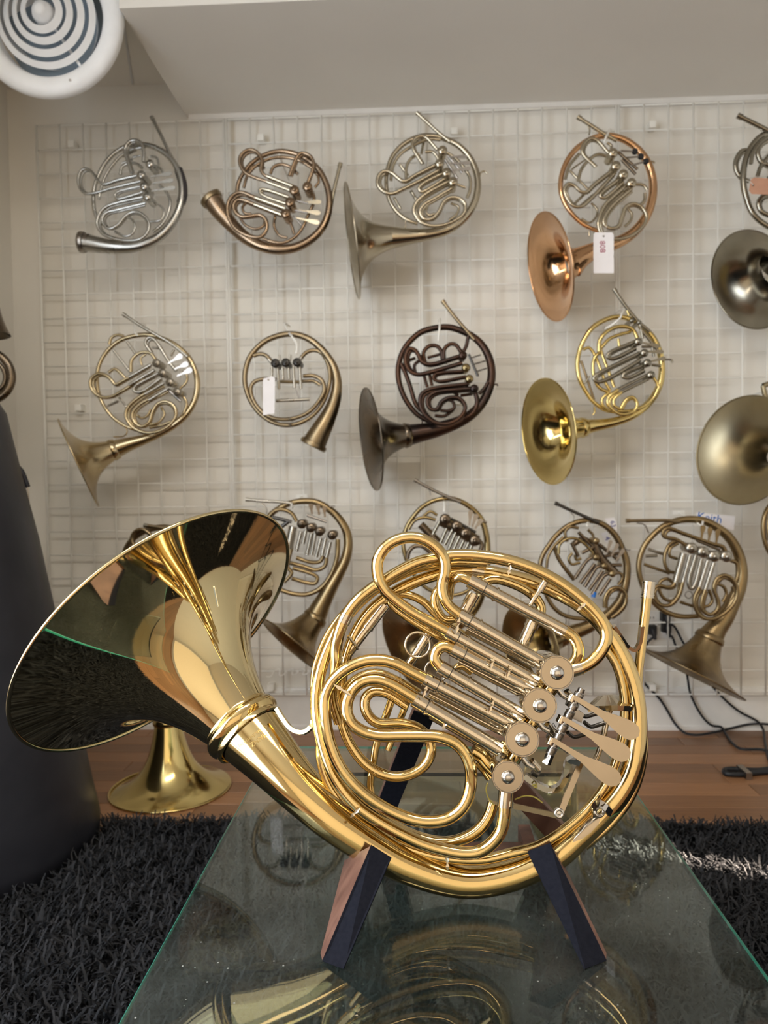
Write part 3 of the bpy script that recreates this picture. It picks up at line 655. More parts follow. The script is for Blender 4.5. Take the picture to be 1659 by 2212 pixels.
mk('brace_rod', htube([(752,1374,.008), (768,1395,.0), (772,1402,-.004)], 3.2, .0, 10), NICK, horn)
for (x, y, a) in [(752,1336,.02), (1026,1230,-.004)]:
    pass
mk('ferrule', htube([(741,1345,.020), (750,1327,.020)], 15, .020, 22), NICK, horn)
mk('ferrule', htube([(1019,1232,-.006), (1045,1235,-.006)], 15.6, -.006, 22), NICK, horn)
# pull rings on the rear slides
for (x, y, r, w) in [(902,1393,27,.006), (942,1450,24,-.002)]:
    c = HP(x, y, w); mk('pull_ring', torus(c, HN, HR(r, c), .0011, 36, 8), NICK, horn)
# lead pipe with mouthpiece receiver
mk('lead_pipe', htube([(1400,1262,-.016,11), (1394,1320,-.016,10.5), (1385,1400,-.016,10), (1378,1470,-.018,9.8), (1382,1540,-.020,9.8), (1390,1610,-.020,10), (1382,1670,-.020,10), (1358,1728,-.020,10), (1318,1780,-.020,10), (1262,1828,-.018,10)], 10, -.016, 20), GOLD, horn)
mk('receiver', htube([(1402,1256,-.016), (1400.5,1270,-.016), (1398,1290,-.016)], 13.2, -.016, 22), NICK, horn)
for y in (1257, 1284, 1290): mk('receiver_ring', htube([(1402-(y-1256)*.11, y, -.016), (1402-(y-1256)*.11, y+2, -.016)], 14.4, -.016, 22), NICK, horn)
bar('pipe_brace', [(1326,1352,.002), (1342,1376,-.004), (1357,1397,-.010), (1371,1404,-.012), (1381,1390,-.010), (1387,1352,-.004)], 3.6, 0, NICK, ht=.0022)
# bell brace: flat strip bent like a J
bar('bell_brace', [(598,1530,-.020), (610,1550,-.016), (627,1572,-.010), (642,1581,-.006), (657,1582,-.004), (672,1571,-.004), (677,1556,-.006), (675,1520,-.008), (677,1484,-.008)], 4.2, 0, GOLD, ht=.0025)

# ================================================================== wooden stand
def quadbar(name, f, tmat, parent): return mk(name, f, tmat, parent, smooth=False)
zt = ZTAB
st = thing('horn_stand', ((on_z(720,2085,zt)[0]+on_z(1290,2085,zt)[0])/2, .66, zt), 'folding wooden horn stand with black felt facing under the gold horn', 'stand')
def leg(front_bot, front_top, ytop, back_b, back_t):
    """front face quad given in pixels: bottom-left, bottom-right, top-right, top-left; wedge-shaped wooden side, felt on the face"""
    bl, brr = [on_z(*q, zt+.0004) for q in front_bot]; tr, tl_ = [on_y(*q, ytop) for q in front_top]
    F4 = [bl, brr, tr, tl_]
    Bk = [bl+np.array(back_b), brr+np.array(back_b), tr+np.array(back_t), tl_+np.array(back_t)]
    core = (np.array(F4+Bk), [[0,1,2,3],[7,6,5,4],[0,4,5,1],[1,5,6,2],[2,6,7,3],[3,7,4,0]])
    lg = mk('front_leg', core, WOODL, st, smooth=False)
    fn = np.cross(np.array(brr)-bl, np.array(tl_)-bl); fn /= np.linalg.norm(fn)
    if fn[1] > 0: fn = -fn
    mk('felt_facing', prism(F4, fn*.0014), FELT, lg, smooth=False)
    return lg
leg([(697,2077),(743,2094)], [(846,1853),(803,1826)], .622, (-.003, .010, 0), (-.029, .052, -.040))
leg([(1262,2094),(1309,2076)], [(1187,1822),(1139,1840)], .622, (.003, .010, 0), (.020, .052, -.040))
def rear(bot, top, yb, ytop, wpx, col_w):
    b0, t0 = on_y(*bot, yb), on_y(*top, ytop); b0[2] = max(b0[2], zt+.0)
    d = t0-b0; d /= np.linalg.norm(d); X = np.cross(d, [0, 1, 0]); X /= np.linalg.norm(X); Y = np.cross(d, X)
    hw = wpx*ytop/F
    core = obox((b0+t0)/2, X*hw, Y*.008, (t0-b0)/2)
    lg = mk('rear_leg', core, WOODL, st, smooth=False)
    s = 1 if Y[1] < 0 else -1
    mk('felt_facing', obox((b0+t0)/2+Y*s*.009+d*.01, X*hw*.96, Y*.001, (t0-b0)/2*.96), FELT if col_w else WOODL, lg, smooth=False)
rear((826,1760), (914,1540), .80, .735, 24, True)
rear((1215,1850), (1112,1695), .78, .725, 24, False)
mk('cross_bar', obox((on_y(1000,1860,.725)[0], .725, zt+.009), (.075, 0, 0), (0, .010, 0), (0, 0, .008)), WOODL, st, smooth=False)
for px_, sgn in ((838, 1), (1160, -1)):
    xx = on_y(px_, 1850, .68)[0]
    mk('side_block', obox((xx, .735, zt+.011), (.006, 0, 0), (0, .030, 0), (0, 0, .010)), WOODL, st, smooth=False)

# ================================================================== horns hanging on the wire grid
YH = 2.19
class Horn:
    def __init__(s, crop, body, slide, label, y=YH, name='french_horn', group='horns hanging on the wire grid'):
        s.x0, s.y0, s.s = crop; s.body, s.slide, s.y = body, slide, y; s.args = (label, name, group); s.root = None
    def P(s, u, v, w=0): return on_y(s.x0+u/s.s, s.y0+v/s.s, s.y-w)
    def R(s, r, w=0): return r/s.s*(s.y-w)/F
    def start(s, u, v):
        label, name, group = s.args; p = s.P(u, v); s.root = thing(name, p, label, 'french horn', group); return s
    def tube(s, name, pts, r, w=0, mat=None, seg=12, caps=True, parent=None):
        L = np.array([[*s.P(q[0], q[1], q[3] if len(q) > 3 else w), s.R(q[2] if len(q) > 2 else r, w)] for q in pts])
        Q = spline(L, .008); o = mk(name, sweep(Q[:, :3], Q[:, 3], seg, caps), mat or s.body, parent or s.root)
        if name in ('serpentine_slide', 'slide_loop', 'short_slide', 'tuning_slide') and len(pts) > 4:    # the second set of tubing behind the first
            k = 2.6*s.s; cu, cv = np.mean([q[0] for q in pts]), np.mean([q[1] for q in pts])
            L = np.array([[*s.P(cu+(q[0]-cu)*.93+k, cv+(q[1]-cv)*.93+k, w-.034), s.R(r*.85, w)] for q in pts]); Q = spline(L, .009)
            mk('rear_'+name, sweep(Q[:, :3], Q[:, 3], 10, caps), mat or s.body, s.root)
        return o
    def tail(s, pts, w=0, name='bell_tail', mat=None): return s.tube(name, pts, 0, w, mat, 18, caps=False)
    def bell(s, t0, rim, a, b, mat=None, ferrule=True, w0=0):
        """t0=(u,v,r) throat, rim=(u,v) centre, a rim radius, b its short half axis as seen (+ we look into the mouth)"""
        p0 = s.P(t0[0], t0[1], w0); p1 = rim_depth(p0, s.x0+rim[0]/s.s, s.y0+rim[1]/s.s, -b/a); R = a/s.s*p1[1]/F; r0 = s.R(t0[2], w0)
        g, ax = flare(p0, p1, r0, R, 22, .0009, 56)
        b = mk('bell', g, mat or s.body, s.root); mk('bell_rim', torus(p1, ax, R, .0022, 56, 8), mat or s.body, b)
        if ferrule:
            mk('bell_ferrule', lathe(p0, ax, [(r0*.98, -.012), (r0*1.06, -.010), (r0*1.08, -.004), (r0*1.14, 0), (r0*1.12, .006), (r0*1.02, .010), (r0*1.0, .012)], 40), mat or s.body, s.root)
        return b
    def cut(s, c, d, r, mat=None, w=0):
        """open screw ring where the bell comes off"""
        p = s.P(c[0], c[1], w); q = s.P(c[0]+d[0], c[1]+d[1], w); ax = q-p; R = s.R(r, w)
        mk('screw_ring', lathe(p, ax, [(R*.96, -.006), (R*1.08, -.005), (R*1.14, .002), (R*1.12, .008), (R*1.02, .010), (R*.97, .010), (R*.93, .004), (R*.90, -.02)], 40), mat or s.body, s.root)
    def valve(s, u, v, r, mat=None, w=.058, knob=True):
        c = s.P(u, v, w); R = s.R(r, w); ax = np.array([0, -1., 0])
        pr = [(.001, -.055), (R*.85, -.055), (R*.88, -.010), (R*.80, -.008), (R*.98, -.005), (R, 0), (R*.95, .0016), (R*.7, .0040), (R*.42, .0054)]
        k = mk('valve', lathe(c, ax, pr+[(.0001, .0060)], 22), mat or s.slide, s.root)
        if knob: mk('cap_screw', lathe(c, ax, [(R*.42*math.cos(q), .0050+R*.34*math.sin(q)) for q in np.linspace(0, 1.55, 5)], 14), mat or s.slide, k)
    def valves(s, L, r, mat=None, w=.058):
        for u, v in L: s.valve(u, v, r, mat, w)
    def lever(s, a, b, n, wd, w=.05, mat=None, th=.0018):
        a, b = np.array(a, float), np.array(b, float); L = np.linalg.norm(b-a); d = (b-a)/L; v = np.array([-d[1], d[0]])
        out = [(0, n), (.4, n*1.3), (.65, wd*.8), (.85, wd), (.96, wd*.65), (1, 0)]
        poly = [s.P(*(a+d*L*t+v*h), w) for t, h in out]+[s.P(*(a+d*L*t-v*h), w) for t, h in out[-2::-1]]
        return mk('lever', prism(poly, (0, th, 0)), mat or s.slide, s.root, smooth=False)
    def pads(s, L, r, w=.05, mat=None):
        for u, v in L:
            c = s.P(u, v, w); R = s.R(r, w); mk('finger_pad', lathe(c, (0, -1, 0), [(.001, -.004), (R, -.004), (R, .001), (R*.8, .003), (.0001, .003)], 14), mat or BLACKP, s.root)
    def pipe(s, pts, r, w=.015, mat=None):
        o = s.tube('lead_pipe', pts, r, w, mat)
        a, b = np.array(pts[0][:2], float), np.array(pts[1][:2], float); d = (b-a)/np.linalg.norm(b-a)
        s.tube('receiver', [tuple(a-d*2), tuple(a+d*r*2.2)], r*1.25, w, mat or s.slide, parent=o); return o
F_, B_, M_ = .045, -.022, .012

# ---- row 1 ----------------------------------------------------------
h = Horn((140, 230, 5.184), SILV, SILV, 'silver-plated double horn with detached bell and a dark hand guard, beside the air diffuser').start(750, 1560)
h.tail([(205,1520,98),(300,1535,92),(450,1562,82),(620,1575,72),(800,1565,62),(960,1515,55),(1100,1425,49),(1225,1270,44),(1300,1080,40),(1312,880,38),(1258,690,34),(1150,545,31),(1000,455,29),(850,425,27),(700,445,25),(560,520,23),(450,640,22),(385,760,22),(335,900,21),(322,1060,20),(345,1210,20),(400,1330,20)])
h.cut((205,1520), (-20,-1), 104, STEEL)
h.tube('inner_ring', [(900,455),(760,480),(640,545),(540,650),(455,780),(405,920),(380,1040)], 15, M_)
h.tube('branch_tube', [(1060,880),(1140,960),(1180,1080),(1150,1220),(1080,1330),(990,1405)], 16, M_)
h.pipe([(972,115),(1100,370),(1200,575),(1290,720)], 19, -.01)
h.tube('slide_loop', [(805,775),(600,822),(430,870),(370,832),(312,745),(240,697),(182,722),(152,800),(162,900),(222,970),(320,972),(500,922),(700,872),(850,838)], 15, F_)
h.tube('short_slide', [(842,895),(600,955),(562,992),(585,1034),(700,1012),(872,960)], 15, F_)
h.tube('serpentine_slide', [(872,1015),(600,1075),(470,1120),(390,1200),(362,1320),(420,1420),(520,1470),(700,1502),(850,1482),(930,1402),(942,1300),(880,1218),(782,1180),(690,1220),(590,1330),(500,1368),(440,1330),(420,1252),(470,1190),(600,1155),(905,1082)], 17, F_)
h.tube('tuning_slide', [(750,745),(702,600),(672,480),(720,400),(790,378),(850,410),(882,500),(882,620)], 20, F_+.01)
h.tube('rear_bow', [(622,765),(640,680),(720,640),(800,640),(870,690)], 16, M_)
h.tube('rear_bow', [(590,1330),(690,1240),(750,1265),(787,1335),(760,1420),(680,1455),(560,1400)], 13, M_)
h.tube('rear_bow', [(1000,1080),(1090,1130),(1112,1190),(1080,1270),(960,1290)], 12, M_)
h.tube('rear_bow', [(960,560),(1030,575),(1052,650)], 14, M_); h.tube('rear_bow', [(1010,660),(1080,705),(1105,780)], 14, M_)
for a, b in [((640,640),(760,590)), ((650,560),(800,490)), ((760,570),(850,550))]: h.tube('rear_slide_leg', [a, b], 12, 0)
h.valves([(855,765),(885,895),(920,1010),(950,642)], 48)
for a, b in [((960,785),(1200,745)), ((975,862),(1218,822)), ((970,945),(1238,905))]: h.lever(a, b, 7, 24)
h.tube('hand_guard', [(1270,700,46),(1318,860,50),(1322,1000,50),(1300,1085,48)], 0, -.004, LEATH)

h = Horn((420, 290, 4.879), COPP, NICKH, 'brown rose-brass double horn with its bell removed, screw ring turned to the upper left').start(850, 1260)
h.tail([(185,690,104),(250,785,96),(330,885,84),(420,985,73),(520,1075,66),(660,1160,59),(850,1213,53),(1050,1198,48),(1230,1108,44),(1350,980,40),(1412,820,37),(1420,650,35),(1380,500,32),(1300,362,30),(1180,262,28),(1050,202,26),(900,180,25),(750,215,24),(620,290,23),(530,390,22),(470,500,22),(452,610,21),(470,700,20)])
h.cut((185,690), (-15,-20), 108, AGED)
h.tube('inner_ring', [(1260,370),(1100,275),(950,243),(800,257),(650,333),(560,432),(520,565)], 17, M_)
h.tube('slide_loop', [(1040,550),(740,432),(700,370),(712,290),(690,220),(620,167),(550,172),(485,230),(478,310),(530,400),(620,450),(740,492),(1040,603)], 18, F_)
h.tube('short_slide', [(992,662),(740,580),(694,582),(700,625),(990,742)], 17, F_, NICKH)
h.tube('serpentine_slide', [(960,782),(650,672),(480,612),(390,660),(348,760),(370,900),(450,1010),(600,1080),(700,1080),(762,1000),(750,900),(690,852),(600,862),(500,870),(430,820),(413,742),(460,690),(540,702),(640,742),(930,852)], 20, F_)
h.tube('slide_leg', [(1045,552),(760,440)], 19, F_+.003, NICKH); h.tube('slide_leg', [(1045,604),(760,500)], 19, F_+.003, NICKH)
h.tube('slide_leg', [(960,783),(640,668)], 21, F_+.003, NICKH); h.tube('slide_leg', [(930,853),(630,740)], 21, F_+.003, NICKH)
h.tube('rear_bow', [(600,840),(530,832),(505,770),(540,730)], 15, M_); h.tube('rear_bow', [(480,880),(540,960),(650,1000),(730,962),(742,900)], 15, M_)
h.tube('tuning_slide', [(1000,440),(1080,242),(1130,197),(1220,230),(1256,310),(1190,530)], 18, F_)
h.tube('branch_tube', [(720,1100),(850,1140),(950,1140),(1050,1090),(1130,1000),(1200,850),(1262,690),(1240,600)], 17, M_)
h.tube('rear_bow', [(850,860),(840,970),(900,1070),(980,1090)], 15, 0); h.tube('branch_tube', [(960,865),(1010,930),(1050,1050)], 17, M_)
h.tube('rear_bow', [(570,420),(600,350),(680,330),(740,360)], 15, 0); h.tube('rear_bow', [(800,420),(830,350),(900,320),(1000,340),(1090,420)], 17, 0)
h.tube('rear_bow', [(1270,560),(1310,500),(1290,420),(1230,380)], 14, 0)
h.valves([(1052,590),(1006,716),(962,836),(1190,552)], 52, COPP)
for a, b in [((1100,720),(1340,712)), ((1085,800),(1330,832)), ((1070,880),(1320,935))]: h.lever(a, b, 7, 26, .03)
for a, b in [((1070,700),(1200,730)), ((1060,800),(1190,830)), ((1040,860),(1130,960))]: h.tube('link_arm', [a, b], 10, .04, STEEL)
h.pipe([(1540,305),(1500,470),(1460,640),(1440,760)], 19, -.01, NICKH)

h = Horn((730, 230, 4.879), NICKH, NICKH, 'nickel-silver double horn whose wide bell points left, between two bare-bell horns').start(1000, 1400)
T0 = [(560,1380,112),(680,1375,92),(820,1365,72),(1000,1340,57),(1150,1300,49),(1300,1203,43),(1418,1055,39),(1470,885,36),(1460,705,34),(1392,545,32),(1282,423,30),(1150,350,28),(1000,312,27),(850,322,26),(700,392,25),(590,502,24),(530,640,23),(508,800,22),(540,980,21),(620,1110,20),(722,1190,20),(840,1235,19)]
h.tail(T0); h.bell(T0[0], (150,1428), 576, 44, ferrule=False)
h.tube('inner_ring', [(1080,350),(960,345),(790,415),(655,505),(582,620),(558,780)], 18, M_)
h.tube('slide_loop', [(1040,612),(820,722),(700,790),(640,762),(570,702),(490,682),(430,730),(418,820),(470,890),(560,920),(680,872),(880,772),(1060,672)], 20, F_)
h.tube('short_slide', [(1110,702),(900,810),(850,860),(880,900),(960,862),(1140,752)], 18, F_)
h.tube('serpentine_slide', [(1180,782),(900,940),(820,1020),(798,1100),(850,1200),(950,1252),(1100,1252),(1250,1192),(1330,1120),(1340,1030),(1280,970),(1180,960),(1110,1010),(1060,1110),(980,1190),(900,1180),(863,1110),(900,1040),(1000,980),(1200,862)], 19, F_)
h.tube('tuning_slide', [(1045,455),(920,322),(840,320),(790,370),(792,440),(890,605)], 17, F_)
h.tube('rear_bow', [(718,760),(722,640),(770,550),(860,500)], 17, M_); h.tube('rear_bow', [(920,480),(1000,478),(1065,565)], 16, M_)
h.tube('branch_tube', [(1150,490),(1230,540),(1330,650),(1392,760),(1392,880),(1360,965)], 17, M_); h.tube('branch_tube', [(1250,820),(1345,855)], 14, M_)
h.tube('rear_bow', [(950,1040),(928,1110),(960,1150),(1020,1130)], 14, M_); h.tube('rear_bow', [(1190,1020),(1272,1060),(1250,1140),(1170,1200)], 14, M_)
h.tube('rear_slide_leg', [(650,610),(740,730)], 15, -.01); h.tube('rear_slide_leg', [(770,890),(830,990)], 17, -.01); h.tube('rear_slide_leg', [(590,960),(660,1080)], 14, -.01); h.tube('rear_slide_leg', [(880,500),(910,340)], 14, 0)
h.valves([(1102,462),(1072,600),(1146,696),(1212,792)], 49)
for a, b in [((1170,530),(1365,525)), ((1190,600),(1405,590)), ((1220,670),(1400,650))]: h.lever(a, b, 8, 20, .05, STEEL)
h.tube('finger_hook', [(1490,760),(1508,695),(1548,684),(1572,706)], 9, .005); h.tube('bell_brace', [(705,1290),(715,1250),(705,1190)], 8, 0)
for a, b in [((1160,520),(1310,700)), ((1130,560),(1260,760))]: h.tube('lever_rod', [a, b], 14, .04, STEEL)
h.pipe([(832,68),(960,185),(1070,285),(1180,370)], 17, .01)

h = Horn((1120, 230, 4.706), ROSE, NICKH, 'copper-coloured rose-brass horn with three black finger pads, above the yellow brass horn').start(1050, 1350)
T0 = [(545,1590,150),(650,1525,104),(800,1450,76),(1000,1385,59),(1150,1297,51),(1280,1150,46),(1350,980,43),(1370,805,40),(1340,642,38),(1270,502,36),(1150,382,33),(1000,312,31),(850,300,30),(700,350,28),(570,450,27),(480,580,26),(435,720,25),(432,870,24),(480,1000,23),(570,1120,22),(680,1210,21),(820,1270,20)]
h.tail(T0); h.bell(T0[0], (316,1640), 526, 212, ferrule=False, w0=.0)
h.tube('slide_loop', [(965,640),(760,800),(690,868),(640,868),(560,800),(500,788),(466,840),(490,930),(560,1010),(630,1020),(700,970),(985,672)], 17, F_, NICKH)
h.tube('short_slide', [(1042,722),(850,870),(828,910),(860,932),(902,910),(1066,770)], 16, F_, NICKH)
h.tube('serpentine_slide', [(1105,790),(870,1010),(830,1100),(808,1200),(860,1318),(1000,1350),(1150,1310),(1270,1210),(1302,1120),(1260,1030),(1170,988),(1090,1020),(1050,1120),(1010,1220),(930,1240),(866,1190),(880,1110),(950,1010),(1150,832)], 17, F_, NICKH)
h.tube('tuning_slide', [(915,472),(790,340),(720,330),(660,390),(648,470),(785,615)], 18, F_, NICKH)
h.tube('rear_bow', [(605,760),(640,640),(720,540),(800,490),(880,500),(962,565)], 17, M_, NICKH); h.tube('rear_slide_leg', [(520,650),(720,860)], 14, -.01, NICKH); h.tube('rear_slide_leg', [(540,640),(680,540)], 9, -.01, NICKH)
h.tube('rear_bow', [(640,1140),(720,1182),(790,1122),(800,1050),(740,980)], 12, -.01, NICKH); h.tube('rear_slide_leg', [(560,1000),(680,880)], 14, 0, NICKH); h.tube('rear_slide_leg', [(620,1020),(760,900)], 14, .01, NICKH)
h.tube('rear_bow', [(1110,1040),(1150,1090),(1140,1160),(1080,1220)], 14, M_, NICKH); h.tube('inner_ring', [(620,480),(520,600),(475,740)], 16, M_, NICKH)
h.tube('branch_tube', [(1190,790),(1270,800),(1310,850)], 15, M_, NICKH); h.tube('branch_tube', [(1285,880),(1280,960),(1240,1000)], 17, M_, NICKH); h.tube('rear_bow', [(900,370),(945,400),(940,440)], 14, M_, NICKH)
h.valves([(962,470),(992,602),(1066,690),(1150,776)], 48, NICKH)
for a, b in [((1040,450),(1190,458)), ((1100,520),(1245,507)), ((1150,600),(1298,556))]: h.tube('lever_arm', [a, b], 9, .05, STEEL)
for a, b in [((1010,460),(1210,640)), ((1050,540),(1190,690))]: h.tube('lever_rod', [a, b], 15, .045, CASEM)
h.pads([(1185,456),(1246,506),(1297,556)], 30)
h.tube('finger_hook', [(1330,560),(1365,560),(1385,578)], 9, .005, NICKH); h.tube('pipe_brace', [(708,200),(725,240),(718,292)], 8, .01, NICKH); h.tube('bell_brace', [(718,1270),(720,1320)], 9, .0, NICKH)
h.pipe([(602,106),(740,195),(870,278),(1000,350)], 19, .01, NICKH)

h = Horn((1480, 230, 4.514), GREYS, GREYS, 'tarnished silver horn carrying a brown card tag').start(900, 1200)
T0 = [(860,1600,130),(1000,1420,85),(1150,1260,62),(1270,1080,52),(1330,860,47),(1320,640,42),(1250,450,38),(1120,310,34),(960,245,31),(808,262,30),(730,300,29),(660,372,29),(610,460,28),(580,560,28),(566,680,28),(574,800,27),(600,900,27),(640,1010,26),(702,1092,25),(820,1175,25),(950,1220,24)]
h.tail(T0); h.bell(T0[0], (635,1700), 470, 330, ferrule=False)
h.tube('slide_loop', [(640,430),(560,430),(520,470),(488,545),(497,625),(545,695),(620,730)], 20, -.01)
h.tube('rear_bow', [(820,330),(745,375),(708,450),(740,540),(820,590)], 22, M_); h.tube('rear_bow', [(820,480),(740,580),(706,680)], 20, M_); h.tube('serpentine_slide', [(860,860),(760,875),(714,940),(740,1020),(820,1065)], 22, F_)
h.tube('slide_leg', [(780,560),(1000,650)], 22, F_); h.tube('slide_leg', [(800,700),(1020,760)], 22, F_); h.tube('slide_leg', [(830,860),(1050,900)], 22, F_)
h.valves([(1040,640),(1080,770),(1110,900)], 52); h.tube('inner_ring', [(810,300),(730,360),(660,460),(640,560)], 18, M_)
h.pipe([(512,88),(660,160),(830,245),(960,300)], 21, .01)
h.tube('pipe_brace', [(725,200),(755,245)], 8, .01)

# ---- row 2 ----------------------------------------------------------
h = Horn((110, 660, 4.74), PALE, SLIDEN, 'pale brass double horn seen side-on with bell flaring down to the left').start(1100, 1330)
T0 = [(640,1478,100),(800,1420,72),(950,1372,53),(1100,1312,43),(1250,1230,38),(1380,1120,35),(1468,980,32),(1500,820,31),(1480,680,29),(1410,532,27),(1300,422,26),(1150,342,25),(1000,302,24),(850,312,23),(700,362,22),(590,452,21),(510,572,20),(473,720,20),(490,900,20),(540,1020,19),(630,1140,18),(742,1222,18),(870,1275,17)]
h.tail(T0); h.bell(T0[0], (284,1614), 488, -14)
h.tube('slide_loop', [(1030,602),(720,780),(660,808),(620,762),(560,712),(480,700),(408,760),(420,860),(500,930),(600,940),(720,882),(1060,662)], 18, F_)
h.tube('rear_slide_loop', [(590,690),(650,648),(712,690),(775,760)], 16, M_); h.tube('short_slide', [(1100,692),(860,832),(848,870),(900,890),(1132,742)], 16, F_, SLIDEN)
h.tube('serpentine_slide', [(1160,792),(860,970),(780,1060),(768,1140),(830,1240),(960,1302),(1100,1290),(1220,1220),(1282,1120),(1260,1030),(1180,983),(1090,1010),(1040,1090),(1000,1200),(930,1240),(860,1200),(833,1120),(880,1040),(1200,852)], 18, F_)
h.tube('slide_leg', [(1030,602),(800,735)], 18, F_+.003, SLIDEN); h.tube('slide_leg', [(1060,662),(800,815)], 18, F_+.003, SLIDEN); h.tube('slide_leg', [(1160,792),(960,910)], 18, F_+.003, SLIDEN); h.tube('slide_leg', [(1200,852),(1000,970)], 18, F_+.003, SLIDEN)
h.tube('rear_bow', [(880,1120),(922,1152),(985,1130),(1022,1060)], 14, M_); h.tube('rear_bow', [(1130,1040),(1162,1110),(1100,1200),(1000,1222)], 14, M_)
h.tube('rear_bow', [(820,680),(828,560),(920,482),(1020,490),(1082,570)], 18, M_); h.tube('rear_bow', [(930,610),(918,540),(972,500)], 12, M_)
h.tube('tuning_slide', [(1025,478),(968,380),(1000,330),(1050,342),(1220,590),(1285,670)], 17, F_, SLIDEN); h.tube('rear_bow', [(598,400),(620,330),(690,300),(745,315)], 16, -.02)
for a, b in [((640,460),(822,690)), ((780,370),(872,500)), ((700,940),(785,1050)), ((580,1030),(690,980)), ((1040,430),(1120,440)), ((1230,520),(1260,450))]: h.tube('rear_slide_leg', [a, b], 13, -.01, SLIDEN)
h.tube('branch_tube', [(1340,680),(1390,710),(1388,780),(1320,852)], 14, M_); h.tube('branch_tube', [(1350,920),(1390,1000),(1360,1105)], 16, M_)
h.tube('lower_branch', [(1010,1250),(1120,1230),(1230,1190)], 16, M_)
h.valves([(1080,590),(1140,692),(1216,786),(1290,886)], 44, SLIDEN)
for a, b in [((1200,592),(1345,505)), ((1265,650),(1405,590)), ((1290,722),(1445,650))]: h.lever(a, b, 8, 30, .05, STEEL)
h.tube('bell_brace', [(640,1345),(750,1335),(782,1290),(760,1240)], 8, .0); h.tube('lever_rod', [(1200,860),(1330,980)], 16, .04, STEEL)
h.pipe([(737,86),(900,195),(1060,290),(1230,390),(1400,525)], 16, .012, SLIDEN)

h = Horn((500, 680, 6.144), AGED, SLIDEN, 'small single horn with detached bell, three dark valves and a blank white tag').start(1000, 1780)
h.tail([(1095,1712,160),(1140,1625,148),(1195,1520,134),(1270,1380,112),(1345,1210,90),(1392,1030,74),(1400,870,63),(1362,705,55),(1282,562,50),(1172,432,46),(1050,335,43),(900,272,42),(750,256,40),(600,285,38),(450,350,37),(330,450,36),(240,570,36),(190,720,35),(178,860,35),(200,1000,34),(260,1150,33),(370,1300,32),(520,1412,31),(680,1462,30),(850,1452,30),(1000,1390,29),(1132,1282,28),(1232,1130,28),(1290,960,27),(1308,800,27),(1270,622,27),(1190,502,27),(1090,470,27),(990,502,27),(915,585,26)])
h.cut((1095,1712), (-40,80), 162)
h.tube('branch_tube', [(525,615),(460,542),(380,520),(290,545)], 27, M_); h.tube('heart_tube', [(590,860),(480,850),(380,860),(300,892),(258,965),(270,1080),(350,1230),(500,1350),(700,1390),(900,1352),(1050,1270),(1170,1130),(1232,1000),(1200,872),(1100,812),(950,812)], 27, M_)
h.tube('rear_bow', [(900,885),(1000,880),(1090,880),(1180,932)], 24, 0); h.tube('rear_slide_leg', [(640,885),(900,892)], 22, 0)
h.valves([(580,642),(720,636),(870,630)], 60, DARKST)
for a, b in [((535,700),(535,830)), ((610,700),(632,990)), ((675,700),(686,860)), ((755,700),(766,852)), ((820,690),(836,972)), ((905,690),(922,982))]: h.tube('slide_leg', [a, b], 20, F_, SLIDEN)
for a, b in [((635,530),(635,620)), ((780,530),(780,610)), ((490,590),(540,640)), ((930,560),(900,620))]: h.tube('valve_stub', [a, b], 15, F_, SLIDEN)
h.tube('lever_rod', [(590,1142),(1035,1120)], 22, F_, SLIDEN); h.tube('link_arm', [(858,985),(892,1100)], 8, F_, STEEL)
for c in [(770,1388),(772,1455)]: h.valve(c[0], c[1], 18, SLIDEN, .02, False)

h = Horn((760, 630, 5.027), PATI, PATI, 'nearly black patinated double horn with copper wear and a dark bell turned left').start(1050, 1500)
T0 = [(590,1562,120),(750,1532,100),(950,1490,80),(1150,1420,65),(1300,1332,56),(1420,1200,51),(1490,1050,48),(1518,900,45),(1500,752,43),(1430,602,40),(1320,492,37),(1180,422,35),(1050,387,34),(900,396,33),(750,442,32),(630,542,31),(550,660,30),(508,800,30),(508,950,30),(550,1100,29),(620,1230,28),(720,1340,27),(860,1420,25)]
h.tail(T0); h.bell(T0[0], (204,1606), 556, 112, PATB)
h.tube('ring_branch', [(535,780),(590,905),(640,1050),(700,1230),(810,1340)], 24, M_)
h.tube('slide_loop', [(1180,700),(840,790),(760,760),(725,690),(680,632),(620,622),(585,700),(590,790),(640,870),(720,900),(810,885),(1200,775)], 24, F_)
h.tube('rear_bow', [(800,790),(780,660),(840,592),(920,590),(972,650),(990,740),(1040,770)], 22, M_+.01); h.tube('rear_bow', [(1000,740),(1008,620),(1070,570),(1130,580),(1190,660)], 22, M_+.01)
h.tube('rear_bow', [(690,880),(680,800),(740,752),(810,800)], 18, M_); h.tube('short_slide', [(1220,862),(900,900),(885,940),(930,972),(1240,922)], 18, F_)
h.tube('serpentine_slide', [(1270,1000),(850,1060),(760,1110),(738,1200),(780,1320),(900,1420),(1050,1432),(1180,1362),(1232,1250),(1170,1160),(1060,1150),(970,1200),(920,1280),(850,1270),(818,1180),(880,1105),(1290,1050)], 22, F_)
h.tube('rear_bow', [(960,1290),(1050,1295),(1112,1260),(1090,1190),(1010,1170)], 18, M_); h.tube('branch_tube', [(1330,1060),(1362,1200),(1310,1322),(1200,1385)], 26, M_); h.tube('branch_tube', [(1380,1110),(1440,1050),(1480,980)], 20, M_)
h.tube('rear_bow', [(900,1345),(1000,1352),(1100,1285)], 18, 0); h.tube('branch_tube', [(1265,480),(1242,590),(1212,650)], 20, M_)
for a, b in [((780,900),(820,1040)), ((840,880),(870,1020)), ((820,720),(960,680)), ((590,760),(690,720)), ((1090,1080),(1160,1130),), ((1180,1130),(1310,1110))]: h.tube('rear_slide_leg', [a, b], 17, 0)
h.valves([(1206,692),(1330,1052)], 46, PATI); h.valves([(1240,826),(1276,946)], 46, OLIVE)
